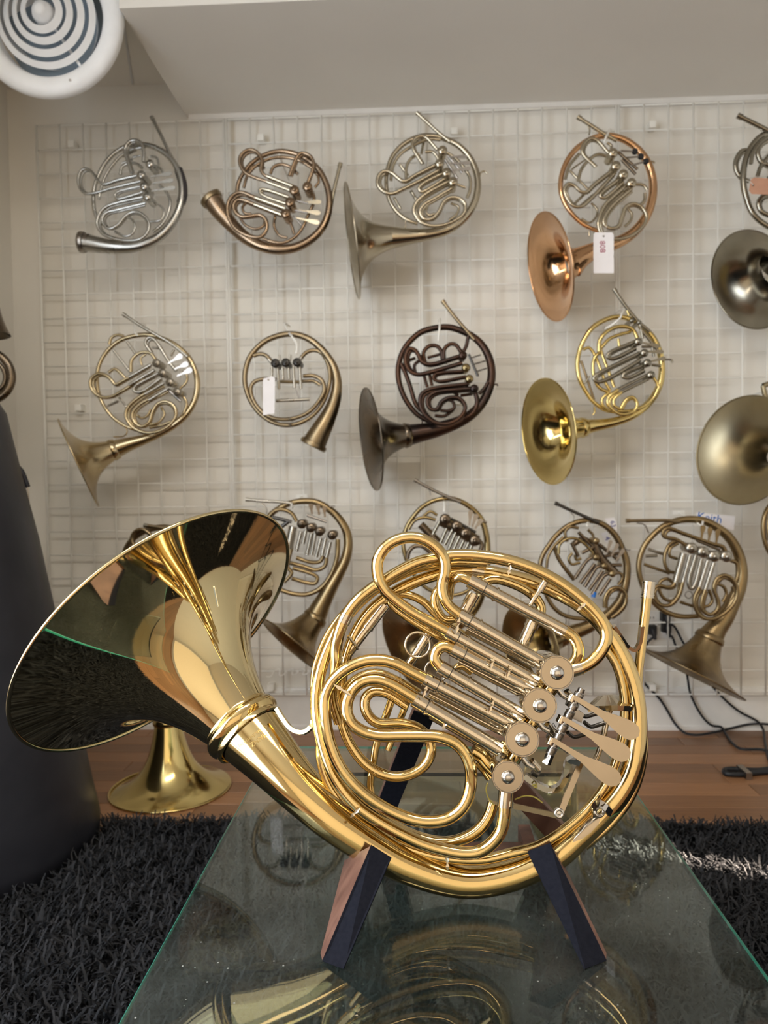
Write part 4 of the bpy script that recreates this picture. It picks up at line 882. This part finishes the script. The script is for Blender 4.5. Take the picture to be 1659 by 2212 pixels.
for a, b in [((1300,720),(1405,684)), ((1320,790),(1455,750)), ((1340,872),(1472,830))]: h.lever(a, b, 7, 9, .05, DARKST)
h.tube('lever_rod', [(1270,680),(1370,920)], 14, .05, DARKST); h.tube('finger_hook', [(1545,1010),(1575,1005),(1585,1025)], 8, 0); h.tube('bell_brace', [(760,1440),(770,1410),(750,1370)], 9, 0)
h.pipe([(985,100),(1110,265),(1260,440),(1330,520)], 19, .012, AGED)

h = Horn((1100, 610, 4.608), YELL, GREYS, 'bright yellow brass horn with a shiny open bell below the copper-coloured one').start(1200, 1380)
T0 = [(725,1445,88),(820,1430,66),(950,1410,53),(1080,1380,45),(1210,1332,40),(1350,1240,36),(1450,1120,34),(1508,980,32),(1520,832,30),(1500,702,29),(1440,562,27),(1340,452,26),(1220,372,25),(1080,342,25),(950,376,24),(830,450,24),(750,560,23),(700,680,23),(678,820,22),(700,960,22),(760,1080,21),(840,1190,20),(960,1270,20),(1100,1292,19)]
h.tail(T0); h.bell(T0[0], (380,1488), 520, 256)
h.tube('ring_branch', [(1490,1040),(1440,1140),(1340,1230),(1200,1282),(1080,1280)], 20, M_)
h.tube('rear_bow', [(893,690),(900,580),(960,500),(1050,450),(1150,440),(1230,470),(1285,575)], 20, M_+.01); h.tube('rear_bow', [(915,650),(1000,562),(1100,520),(1210,490)], 18, M_)
h.tube('rear_bow', [(735,670),(790,648),(832,690),(872,770),(960,1000),(1005,1080)], 16, 0); h.tube('rear_bow', [(900,695),(850,750),(833,850),(850,960),(900,1050),(985,1092)], 18, M_)
h.tube('rear_slide_leg', [(900,650),(1045,1045)], 17, 0); h.tube('rear_slide_leg', [(715,780),(845,1170)], 13, -.01, AGED); h.tube('rear_slide_leg', [(1085,560),(1095,640)], 14, 0); h.tube('rear_slide_leg', [(940,440),(960,470)], 9, 0, GREYS); h.tube('rear_slide_leg', [(750,1015),(800,930)], 7, 0, GREYS)
h.tube('slide_loop', [(1255,587),(1000,700),(973,735),(1010,762),(1262,652)], 18, F_, GREYS); h.tube('slide_loop', [(1295,702),(870,920),(838,955),(880,992),(1305,772)], 18, F_, GREYS); h.tube('short_slide', [(1335,822),(1140,910),(1128,940),(1170,952),(1345,872)], 17, F_, GREYS)
h.tube('slide_leg', [(1372,922),(1080,1068)], 17, F_, GREYS); h.tube('slide_leg', [(1382,962),(1120,1092)], 17, F_, GREYS)
h.tube('serpentine_slide', [(1080,1068),(990,1140),(978,1200),(1030,1270),(1100,1310),(1180,1310),(1250,1270),(1274,1210),(1230,1142),(1170,1160),(1110,1255)], 17, F_); h.tube('serpentine_bow', [(1120,1092),(1042,1165),(1048,1230),(1110,1262)], 16, F_); h.tube('rear_bow', [(1000,1090),(925,1160),(930,1220),(1000,1290)], 16, M_)
h.tube('branch_tube', [(1420,930),(1470,1000),(1490,1050)], 16, M_)
h.valves([(1286,590),(1346,702),(1376,802),(1412,922)], 40, GREYS); h.valves([(1220,380),(1292,400)], 26, GREYS, .03)
for a, b in [((1330,600),(1500,640)), ((1370,690),(1540,690)), ((1400,790),(1560,750))]: h.lever(a, b, 9, 22, .05, GREYS)
for a, b in [((1290,440),(1480,680)), ((1320,640),(1480,640)), ((1420,620),(1440,740)), ((1300,420),(1330,560)), ((1420,820),(1500,830))]: h.tube('lever_rod', [a, b], 14, .04, GREYS)
h.tube('finger_hook', [(1540,770),(1590,768),(1620,775),(1622,800)], 9, .02, GREYS); h.tube('bell_brace', [(830,1320),(852,1290),(845,1240)], 8, 0)
h.tube('pipe_brace', [(1175,280),(1190,330)], 14, .01); h.pipe([(1042,66),(1150,225),(1290,395),(1400,490)], 17, .012, GREYS)

h = Horn((1480, 840, 5.82), MATTEB, MATTEB, 'dull unlacquered brass horn with a matte bell opening towards the room').start(1300, 900)
T0 = [(1130,850,110),(1260,790,80),(1400,690,62),(1500,560,54),(1550,400,48),(1530,220,44),(1440,60,40),(1300,-40,36),(1130,-80,34),(980,-40,32),(1080,-60,30)][:10]
h.tail(T0); h.bell(T0[0], (730,770), 672, 540, ferrule=False)
h.tube('ring', [(980,-40),(1010,90),(1090,260),(1200,420),(1330,540),(1460,600)], 30, 0); h.valves([(1280,120),(1330,240),(1370,360)], 60)

# ---- row 3 ----------------------------------------------------------
h = Horn((200, 1100, 3.77), AGED, SLIDEN, 'brown horn mostly hidden behind the gold bell').start(560, 950)
h.tail([(760,840,70),(830,700,50),(880,560,40),(880,420,35),(820,280,31),(720,190,28),(600,150,26),(480,160,25),(370,210,24),(290,290,23),(250,400,22),(250,520,22),(300,640,21),(400,740,20),(520,790,20),(650,780,19)])
h.tube('slide_loop', [(520,260),(440,180),(400,165),(340,190),(320,260),(420,380)], 17, M_); h.valves([(640,350),(690,450),(730,550)], 50); h.cut((760,840), (-20,40), 74)
for a, b in [((620,380),(430,300)), ((670,470),(460,400)), ((700,560),(480,500))]: h.tube('slide_leg', [a, b], 17, F_, SLIDEN)
h.pipe([(420,130),(560,150),(700,180)], 14, .01)

h = Horn((500, 1050, 4.914), BRNB, SLIDEN, 'antique brass horn with pale valve slides, its brown bell hanging down behind the gold ring').start(640, 1960)
T0 = [(885,1405,122),(960,1250,96),(1050,1080,78),(1140,920,65),(1208,780,56),(1240,622,50),(1220,482,46),(1140,342,42),(1030,242,38),(900,172,35),(750,160,33),(600,190,31),(480,252,29),(400,322,28),(330,450,27),(305,600,26),(330,780,26),(420,960,25),(520,1095,24)]
h.tail(T0); h.bell(T0[0], (640,1690), 420, 55, BRNB2)
h.tube('ring_branch', [(515,1100),(650,1142),(800,1150),(950,1080),(1060,932),(1120,752),(1130,562)], 26, M_)
h.tube('slide_loop', [(640,650),(600,860),(640,920),(560,1022)], 20, F_)
h.tube('rear_bow', [(390,330),(460,262),(550,250),(640,290),(692,375)], 22, M_); h.tube('rear_bow', [(690,760),(850,810),(940,800),(975,740)], 22, M_); h.tube('rear_bow', [(600,810),(760,850),(900,890),(990,850),(1010,760)], 22, M_); h.tube('rear_bow', [(650,870),(850,930),(912,970),(890,1030),(820,1030),(640,980)], 22, M_)
h.tube('large_slide_leg', [(655,430),(608,662)], 46, F_, SLIDEN)
for a, b in [((740,480),(690,690)), ((790,470),(760,612)), ((850,500),(800,732)), ((892,500),(850,732)), ((950,550),(900,752)), ((1000,550),(960,742)), ((1050,590),(1010,752))]: h.tube('slide_leg', [a, b], 21, F_, SLIDEN)
h.valves([(745,402),(842,442),(936,482),(1070,520)], 52, CASEM)
for a, b in [((855,300),(840,185)), ((932,310),(915,195)), ((992,330),(985,210))]: h.lever(a, b, 9, 26, .05, CASEM)
h.tube('lever_rod', [(800,310),(1010,380)], 15, .045, STEEL); h.tube('link_arm', [(430,330),(640,380)], 20, .01, DARKST); h.tube('link_arm', [(520,440),(600,380)], 22, .01, DARKST); h.tube('finger_hook', [(1040,215),(1100,212)], 8, .01, STEEL)
h.pipe([(155,142),(330,158),(500,168),(640,185)], 17, .012, SLIDEN); h.tube('pipe_brace', [(320,185),(370,230),(375,300)], 7, .01, SLIDEN)

h = Horn((800, 1020, 4.608), OLIVE, CASEM, 'olive brass horn with brown valve casings, half hidden by the gold slide loop').start(600, 1900)
T0 = [(700,1600,95),(900,1480,72),(1040,1330,58),(1120,1140,48),(1155,940,40),(1165,780,34),(1150,602,30),(1100,462,28),(1020,370,26),(900,292,25),(780,262,24),(640,282,24),(510,352,23),(420,452,23),(360,552,22),(328,700,22),(350,840,22),(410,980,21),(490,1090,21),(570,1160,20),(680,1205,20),(820,1225,20),(940,1195,19),(1040,1120,19)]
h.tail(T0); h.bell(T0[0], (400,1760), 470, 210, BRNB2, ferrule=False)
h.tube('rear_bow', [(380,570),(440,482),(540,450),(650,475)], 17, M_); h.tube('rear_bow', [(525,440),(600,390),(665,430)], 15, M_); h.tube('rear_bow', [(370,860),(380,800),(430,742),(520,740),(610,810)], 22, M_, CASEM)
for a, b in [((690,490),(620,622)), ((760,560),(700,702)), ((820,570),(740,722)), ((850,600),(780,770)), ((890,640),(800,830)), ((930,680),(850,850)), ((980,700),(900,870)), ((1010,730),(950,880))]: h.tube('slide_leg', [a, b], 19, F_, GREYS)
h.tube('valve_bank', [(700,470),(1060,690)], 60, .02, CASEM); h.valves([(745,470),(862,540),(952,612),(1042,682)], 56, CASEM); h.tube('link_arm', [(500,520),(680,700)], 40, -.01, CASEM)
for a, b in [((985,530),(1000,375)), ((1015,545),(1060,415)), ((1040,565),(1112,465))]: h.lever(a, b, 9, 26, .05, STEEL)
h.tube('lever_rod', [(800,460),(1050,600)], 14, .05, DARKST); h.tube('finger_hook', [(1120,490),(1160,500)], 10, .01, STEEL); h.tube('branch_tube', [(1060,660),(1110,720),(1090,800)], 22, M_, CASEM)
h.pipe([(440,76),(600,165),(770,245),(900,300)], 16, .012, STEEL); h.tube('pipe_brace', [(590,175),(600,230)], 7, .01, STEEL)

h = Horn((1070, 1060, 5.352), BRNB2, CASEM, 'dark antique brass horn with a scribbled white tag behind its ring').start(900, 1900)
T0 = [(700,1720,120),(900,1640,92),(1100,1560,72),(1280,1450,60),(1440,1270,51),(1508,1050,46),(1520,852,42),(1470,682,38),(1390,522,36),(1280,412,34),(1150,352,32),(1000,350,31),(850,402,30),(720,502,29),(610,642,28),(540,762,28),(515,880,27),(530,1020,27),(580,1180,26),(660,1330,26),(760,1420,25),(900,1470,25),(1060,1480,24)]
h.tail(T0); h.bell(T0[0], (395,1800), 500, 300, OLIVE, ferrule=False)
h.tube('inner_ring', [(590,900),(610,762),(680,640),(790,535)], 18, M_); h.tube('rear_bow', [(680,650),(740,800),(850,952),(910,1030)], 24, 0); h.tube('rear_bow', [(830,590),(808,480),(860,420),(960,432)], 18, M_)
h.tube('rear_bow', [(730,730),(740,630),(820,560),(930,552),(1040,622),(1130,720)], 18, M_+.01, OLIVE); h.tube('rear_bow', [(1070,450),(1132,520),(1110,590)], 16, M_); h.tube('rear_bow', [(890,720),(848,780),(880,850),(980,832)], 17, M_, OLIVE); h.tube('rear_bow', [(920,740),(940,800),(990,780)], 17, M_, OLIVE)
for p in [[(1140,772),(1080,790),(920,1012)], [(1150,842),(980,1072)], [(1230,872),(1180,882),(1030,1112)], [(1242,922),(1080,1152)], [(1330,962),(1270,972),(1120,1202)], [(1330,1012),(1200,1212)]]: h.tube('slide_leg', p, 21, F_, CASEM)
h.tube('valve_bank', [(1120,560),(1210,760),(1390,960)], 52, .012, CASEM); h.tube('valve_bank', [(900,620),(1010,560),(1130,620)], 34, -.01, CASEM); h.tube('blue_sleeve', [(1150,1170),(1130,1230)], 26, F_, BLUEM); h.valves([(1166,582),(1166,772),(1262,872),(1352,962)], 40, BRNB)
h.tube('serpentine_slide', [(1200,1212),(1262,1350),(1270,1232),(1330,1142),(1420,1120),(1500,1182),(1502,1300),(1430,1400),(1340,1470)][1:], 22, F_); h.tube('branch_tube', [(1380,960),(1440,950),(1470,1010),(1420,1090)], 18, M_)
for a, b in [((1200,620),(1420,800)), ((1160,640),(1000,720)), ((960,480),(1120,640)), ((880,600),(960,760)), ((1260,760),(1440,720)), ((1340,860),(1460,860))]: h.tube('lever_rod', [a, b], 20, .02, CASEM)
for a, b in [((1290,720),(1340,570)), ((1340,760),(1420,610)), ((1390,820),(1490,670))]: h.lever(a, b, 9, 24, .05, STEEL)
h.tube('finger_hook', [(1490,660),(1540,690),(1560,680)], 7, .01, STEEL)
h.pipe([(690,142),(880,230),(1065,312),(1200,370)], 19, .012, DARKST); h.tube('pipe_brace', [(870,250),(910,300),(900,350)], 6, .01, STEEL); h.tube('bell_brace', [(805,1460),(820,1500),(810,1545)], 6, 0, STEEL)

h = Horn((1330, 1080, 4.809), BRNB, SLIDEN, 'antique brass horn with bright nickel slides hanging over the power outlet, bell mouth down').start(790, 2080)
T0 = [(975,1435,132),(1045,1335,106),(1130,1225,90),(1210,1080,76),(1278,930,67),(1308,782,60),(1298,642,56),(1250,502,52),(1170,382,48),(1060,292,44),(930,222,40),(780,200,37),(640,216,34),(500,272,32),(390,362,30),(300,472,29),(250,602,28),(240,722,28),(270,862,27),(330,982,27),(430,1100,26),(560,1180,26),(700,1212,25),(860,1205,24)]
h.tail(T0); h.bell(T0[0], (792,1806), 541, 26, BRNB2)
h.tube('slide_loop', [(615,860),(590,895),(540,905),(450,890),(390,930),(400,1020),(470,1090),(560,1090),(650,1000),(698,850)], 19, F_); h.tube('rear_slide_loop', [(600,865),(540,820),(470,842),(450,920),(500,1020),(580,1050),(645,990),(660,860)], 18, M_)
h.tube('large_slide_leg', [(705,555),(622,855)], 36, F_, SLIDEN)
for a, b in [((775,570),(698,852)), ((955,630),(870,905)), ((1020,650),(930,930))]: h.tube('slide_leg', [a, b], 21, F_, SLIDEN)
h.tube('short_slide', [(832,570),(756,870),(785,924),(820,880),(892,610)], 20, F_, SLIDEN)
h.tube('serpentine_slide', [(870,905),(818,1020),(830,1130),(900,1220),(1020,1232),(1150,1160),(1240,1050),(1262,930),(1220,830),(1130,780),(1050,820),(1018,920),(1060,1040),(1060,1130),(980,1190),(900,1140),(893,1050),(930,930)], 20, F_)
h.tube('rear_bow', [(970,930),(1002,1050),(960,1100),(890,1110)], 17, M_); h.tube('rear_bow', [(1050,870),(1120,900),(1150,980),(1110,1060)], 17, M_); h.tube('rear_bow', [(1210,900),(1230,960),(1190,1040)], 17, M_)
h.tube('tuning_slide', [(730,470),(620,405),(500,380),(488,330),(540,292),(700,345),(1000,452),(1120,490),(1152,560)], 18, F_); h.tube('rear_bow', [(735,465),(650,430),(570,452),(518,540),(508,650),(550,740),(610,755)], 18, M_); h.tube('rear_bow', [(650,450),(570,500),(560,580),(640,612)], 16, M_)
for a, b in [((335,510),(495,562)), ((295,668),(560,762)), ((670,1060),(810,1105)), ((310,580),(430,575)), ((1060,870),(1110,800))]: h.tube('rear_slide_leg', [a, b], 16, -.01, SLIDEN if b[0] < 500 else None)
h.tube('branch_tube', [(1195,630),(1250,650),(1272,760),(1240,860)], 20, M_); h.valves([(790,502),(912,542),(1026,586),(1152,588)], 58, SLIDEN)
for a, b in [((890,412),(912,262)), ((965,442),(985,282)), ((1040,468),(1068,300))]: h.lever(a, b, 9, 28, .05, BRNB)
h.tube('lever_rod', [(840,420),(1080,520)], 14, .045, CASEM); c = h.P(760, 985, .02); mk('pull_ring', torus(c, (0, -1, 0), h.R(36), .0014, 24, 6), STEEL, h.root)
h.pipe([(108,216),(300,214),(520,212),(660,225)], 18, .012, AGED); h.tube('pipe_brace', [(220,238),(300,258),(342,340)], 7, .01, STEEL)

h = Horn((1480, 840, 5.82), BRNB, SLIDEN, 'antique brass horn hanging right of the paper with blue handwriting').start(1500, 2300)
h.tail([(1650,2350,90),(1850,2200,66),(1980,2000,54),(2010,1800,48),(1950,1600,43),(1800,1440,39),(1600,1370,36),(1400,1350,34),(1200,1390,32),(1060,1480,31),(995,1620,30),(985,1780,30),(1010,1940,29),(1080,2080,28),(1200,2180,27)])
h.tube('inner_ring', [(1120,1500),(1060,1620),(1045,1760),(1060,1900)], 22, M_); h.valves([(1500,1700),(1540,1820),(1580,1940)], 60); h.cut((1650,2350), (-40,30), 92)

# two instruments on the left wall, only their edges in the frame
hp = thing('french_horn', (XL+.12, 2.02, .8), 'dark horn on the side wall, its ring just showing above the black bag', 'french horn')
rc = on_y(-34, 812, 2.02); mk('ring_tube', torus(rc, (.25, -1, 0), 56*2.02/F, 9*2.02/F, 56, 14), PATB, hp); mk('inner_tube', torus(rc+[0, .012, 0], (.25, -1, 0), 38*2.02/F, 5*2.02/F, 48, 12), PATB, hp)
mk('wall_arm', sweep([rc+[-.04, 0, .05], (XL+.002, rc[1]+.02, rc[2]+.05)], .006, 8), STEEL, hp)
hb = thing('horn_bell', (XL+.10, 2.0, 1.1), 'dark bell edge projecting from the side wall above the ring', 'horn bell')
b0, b1 = on_y(-60, 480, 2.0), on_y(-40, 724, 2.0)
gb, _ = flare(b0, b1, .03, .074, 16, .001, 40); mk('bell', gb, PATB, hb); mk('wall_arm', sweep([b0, (XL+.002, b0[1], b0[2])], .008, 8), STEEL, hb)

# ================================================================== smaller things
# loose bell flare standing mouth-down on the floor
q = on_z(369, 1700, .004); Rb = 130*q[1]/F; tp = np.array([q[0]-.004, q[1], .175])
fb = thing('horn_bell', (q[0], q[1], 0), 'loose brass bell flare standing mouth down on the wooden floor', 'horn bell')
gb, axb = flare(tp, np.array([q[0], q[1], .004]), .034, Rb, 26, .0009, 72)
mk('bell', gb, YELL, fb); mk('bell_rim', torus((q[0], q[1], .0035), (0, 0, 1), Rb, .0026, 72, 8), YELL, fb)
mk('bell_ferrule', lathe(tp, (0, 0, 1), [(.0335, -.004), (.037, -.003), (.039, .004), (.038, .012), (.034, .016), (.031, .014), (.030, 0)], 40), YELL, fb)

# hooks that carry the horns
def hook(label, crop, pts, r=.0032, ends=True):
    x0, y0, s = crop; L = [on_y(x0+u/s, y0+v/s, YH-w) for u, v, w in pts]
    L = [np.array([L[0][0], YG-.004, L[0][2]+.012])]+L
    o = mk('wall_hook', sweep(spline(np.array(L), .006), r, 8), WIREM, None)
    tag(o, label, 'hook', 'grid hooks'); return o
hook('white hook holding the copper-coloured horn', (1120, 230, 4.706), [(935,235,-.05), (905,285,.02), (888,320,.07), (868,372,.075)])
hook('thin hook with a plastic sleeve holding the single horn', (500, 680, 6.144), [(702,115,-.06), (760,235,.0), (810,300,.05), (868,400,.06), (860,520,.062)])
hook('straight white hook holding the black patinated horn', (760, 630, 5.027), [(955,300,-.06), (955,350,.02), (948,440,.06), (940,535,.06)])
hook('white hook holding the yellow brass horn', (1100, 610, 4.608), [(1150,258,-.05), (1120,310,.02), (1095,365,.05), (1000,440,.05), (950,462,.05)])
hook('small hook holding the olive brass horn', (800, 1020, 4.608), [(735,275,-.06), (737,310,.02), (735,400,.05)])
hook('small hook holding the pale brass side-on horn', (110, 660, 4.74), [(850,170,-.06), (862,215,-.01), (860,275,.03), (880,300,.05)])
hook('small hook holding the dark antique brass horn', (1070, 1060, 5.352), [(1085,350,-.05), (1065,380,.03), (1060,405,.05)])
for lab, cr, p in [('plain peg holding the silver-plated horn', (140, 230, 5.184), (850, 440)), ('plain peg holding the brown rose-brass horn', (420, 290, 4.879), (900, 200)), ('plain peg holding the nickel-silver horn', (730, 230, 4.879), (940, 330)),
                 ('plain peg holding the tarnished silver horn', (1480, 230, 4.514), (960, 262)), ('plain peg holding the dull unlacquered horn', (1480, 840, 5.82), (1130, -62)), ('plain peg holding the horn hidden behind the gold bell', (200, 1100, 3.77), (600, 165)), ('plain peg holding the horn right of the blue handwriting', (1480, 840, 5.82), (1500, 1375))]:
    a_p = on_y(cr[0]+p[0]/cr[2], cr[1]+p[1]/cr[2], YH)
    o = mk('wall_hook', sweep([(a_p[0], YG-.003, a_p[2]-.014), (a_p[0], YH-.004, a_p[2]-.0125), (a_p[0], YH-.012, a_p[2]-.008)], .0025, 8), WIREM, None); tag(o, lab, 'hook', 'grid hooks')
for (lab, px, py) in [('white hook plate above the antique brass horn with pale slides', 652, 1072), ('white hook plate above the horn with bright nickel slides', 1465, 1107)]:
    c = on_y(px, py, YG-.006); w = .018
    o = mk('wall_hook', join(box((c[0]-w, YG-.012, c[2]-.006), (c[0]+w, YG-.005, c[2]+.006)), sweep(spline([(c[0], YG-.01, c[2]), (c[0], YH+.02, c[2]-.02), (c[0], YH-.04, c[2]-.03), (c[0], YH-.045, c[2]-.018)], .008), .003, 8)), WIREM, None)
    tag(o, lab, 'hook', 'grid hooks')

# bent wire display rail lying along the grid foot
pts = [(575,1462),(584,1462),(594,1448),(603,1446),(604,1459),(610,1459),(624,1447),(632,1446),(631,1457),(637,1457),(650,1446),(657,1447),(654,1457),(660,1457),(676,1445),(690,1442)]
o = mk('wire_rail', sweep(spline(np.array([on_y(*p, YG-.012) for p in pts]), .003), .0022, 6), WIREM, None); tag(o, 'zigzag bent wire clipped to the foot of the grid behind the gold horn', 'wire rail')

# outlet, plugs and cords
pc = on_y(1423, 1349, YW-.004); hw, hh = 31*YW/F, 29*YW/F
ot = thing('power_outlet', (pc[0], YW, pc[2]-hh), 'white double wall outlet plate below the horn with bright nickel slides', 'outlet')
mk('plate', obox((pc[0], YW-.004, pc[2]), (hw, 0, 0), (0, .004, 0), (0, 0, hh)), PLASTIC, ot, smooth=False)
for dx in (-.5, .5):
    for dz in (-.45, .45):
        c = np.array([pc[0]+dx*hw, YW-.008, pc[2]+dz*hh])
        so = mk('socket', lathe(c, (0, -1, 0), [(.016, -.001), (.016, .0016), (.0155, .002), (.0001, .002)], 20), PLASTIC, ot)
        for sx in (-.005, .005): mk('slot', box((c[0]+sx-.001, c[1]-.0024, c[2]+.000), (c[0]+sx+.001, c[1]-.0019, c[2]+.007)), BLACKP, so, smooth=False)
for dz in (0,): mk('plate_screw', lathe((pc[0], YW-.008, pc[2]), (0, -1, 0), [(.003, 0), (.002, .001), (.0001, .001)], 10), STEEL, ot)
cz = (1380, 1300, 5.53)
def cpt(u, v, y=None):
    px, py = cz[0]+u/cz[2], cz[1]+v/cz[2]; p = on_y(px, py, YW-.028 if y is None else y)
    if y is None and p[2] < .006: p = on_z(px, py, .006)
    return p
def cord(label, plug, pts, r=.0038):
    e = cpt(*pts[-1]); t = thing('power_lead', e, label, 'power cable', 'black power cables')
    L = [cpt(u, v) for u, v in pts]
    if plug is not None:
        c = cpt(*plug, y=YW-.026)
        mk('plug', join(obox((c[0], YW-.022, c[2]), (.013, 0, 0), (0, .012, 0), (0, 0, .014)), lathe((c[0], YW-.033, c[2]), (.2, -.3, -1), [(.009, -.004), (.008, .014), (.005, .024), (.0045, .03)], 12)), BLACKP, t)
        L = [np.array([c[0]+.004, YW-.036, c[2]-.02])]+L
    mk('cable', sweep(spline(np.array(L), .012), r, 8), BLACKP, t)
cord('black cord from the lower left socket drooping to the floor by the gold lead pipe', (158, 335), [(110,480),(40,720),(45,900),(62,962),(250,1160),(335,1290),(430,1450),(540,1560),(660,1588),(850,1568),(1100,1512),(1300,1466),(1450,1456),(1600,1475),(1760,1540)])
cord('black cord from the lower right socket running behind the hanging bell onto the boards', (330, 310), [(400,420),(430,500),(520,700),(575,860),(590,960),(612,1080),(700,1280),(800,1420),(880,1480),(980,1495),(1040,1580),(1120,1690),(1220,1755),(1480,1765),(1620,1810)])
cord('black cord from the upper right socket slanting down past the hanging bell', (318, 180), [(420,290),(520,470),(660,700),(840,960),(1020,1160),(1200,1310),(1420,1430),(1470,1490),(1510,1680),(1545,1860),(1600,1980)])
sl = thing('cable_loop', on_z(1600, 1664, 0), 'flat black doubled cable lying looped on the floorboards', 'cable')
mk('cable', sweep(spline(np.array([on_z(cz[0]+u/cz[2], cz[1]+v/cz[2], .0075) for u, v in [(1700,1985),(1543,1998),(1400,2012),(1200,2000),(1060,2000),(1018,2025),(1045,2052),(1200,2062),(1400,2042),(1543,2032),(1700,2020)]]), .01), .0072, 8), BLACKP, sl)
mk('cable_tie', obox(on_z(cz[0]+1260/cz[2], cz[1]+2035/cz[2], .010), (.008, 0, 0), (0, .030, 0), (0, 0, .009)), STEEL, sl, smooth=False)

# tags and papers
def card(label, quad, y, mat, name='paper_tag', writing=None, hole=None, string=None):
    P = [on_y(*q, y) for q in quad]; t = thing(name, (np.mean([p[0] for p in P]), y, min(p[2] for p in P)), label, 'tag')
    mk('card', prism(P, (0, .0008, 0)), mat, t, smooth=False)
    if hole is not None:
        c = on_y(*hole, y-.0006); mk('eyelet', lathe(c, (0, -1, 0), [(.0001, 0), (.0028, 0)], 12), CASEM, t)
    if string is not None:
        mk('string', sweep(spline(np.array([on_y(a, b, y-w) for a, b, w in string]), .004), .0007, 5), WIREM, t)
    if writing is not None:
        s, size, c, ang, ink = writing; v, f = text_geo(s, size); cc = on_y(*c, y-.0008); X = np.array([math.cos(ang), 0, math.sin(ang)]); Z = np.array([-math.sin(ang), 0, math.cos(ang)])
        mk('handwriting', (np.array([cc+X*q[0]+Z*q[1] for q in v]), f), ink, t, smooth=False, fix=False)
    return t
yt = YH-.085
card('white price tag with red handwriting hanging from the copper-coloured horn', [(1286,502),(1322,502),(1326,507),(1326,590),(1282,590),(1282,507)], yt, TAGP, writing=('808', .022, (1301,533), math.radians(-88), INKR), hole=(1304,510), string=[(1304,510,.001),(1306,500,0),(1312,485,-.01)])
card('blank white tag hanging from the single horn', [(570,817),(589,813),(594,817),(593,893),(568,897),(568,821)], yt, TAGP, hole=(580,820), string=[(580,820,.001),(585,812,0),(588,806,-.01)])
card('brown card tag on the tarnished silver horn', [(1622,388),(1629,383),(1690,388),(1690,422),(1624,419),(1618,411)], yt, BTAG, hole=(1627,400), string=[(1627,400,.001),(1622,394,0),(1612,390,-.02)])
card('white paper with a name in blue handwriting above the horn with nickel slides', [(1504,1107),(1588,1115),(1585,1146),(1570,1142),(1506,1130)], YH+.05, TAGP, 'paper_note', writing=('Keith', .034, (1533,1119), math.radians(-10), INKB))
card('small white tag with navy scribbles behind the dark antique horn', [(1306,1120),(1327,1118),(1333,1132),(1334,1146),(1318,1140)], YH+.05, TAGP, writing=('63', .020, (1324,1132), math.radians(-80), INKD))
card('folded white tag seen through the ring of the dark antique horn', [(1298,1152),(1312,1148),(1318,1176),(1306,1170)], YH+.05, TAGP, writing=('4', .022, (1312,1163), math.radians(-70), INKD))
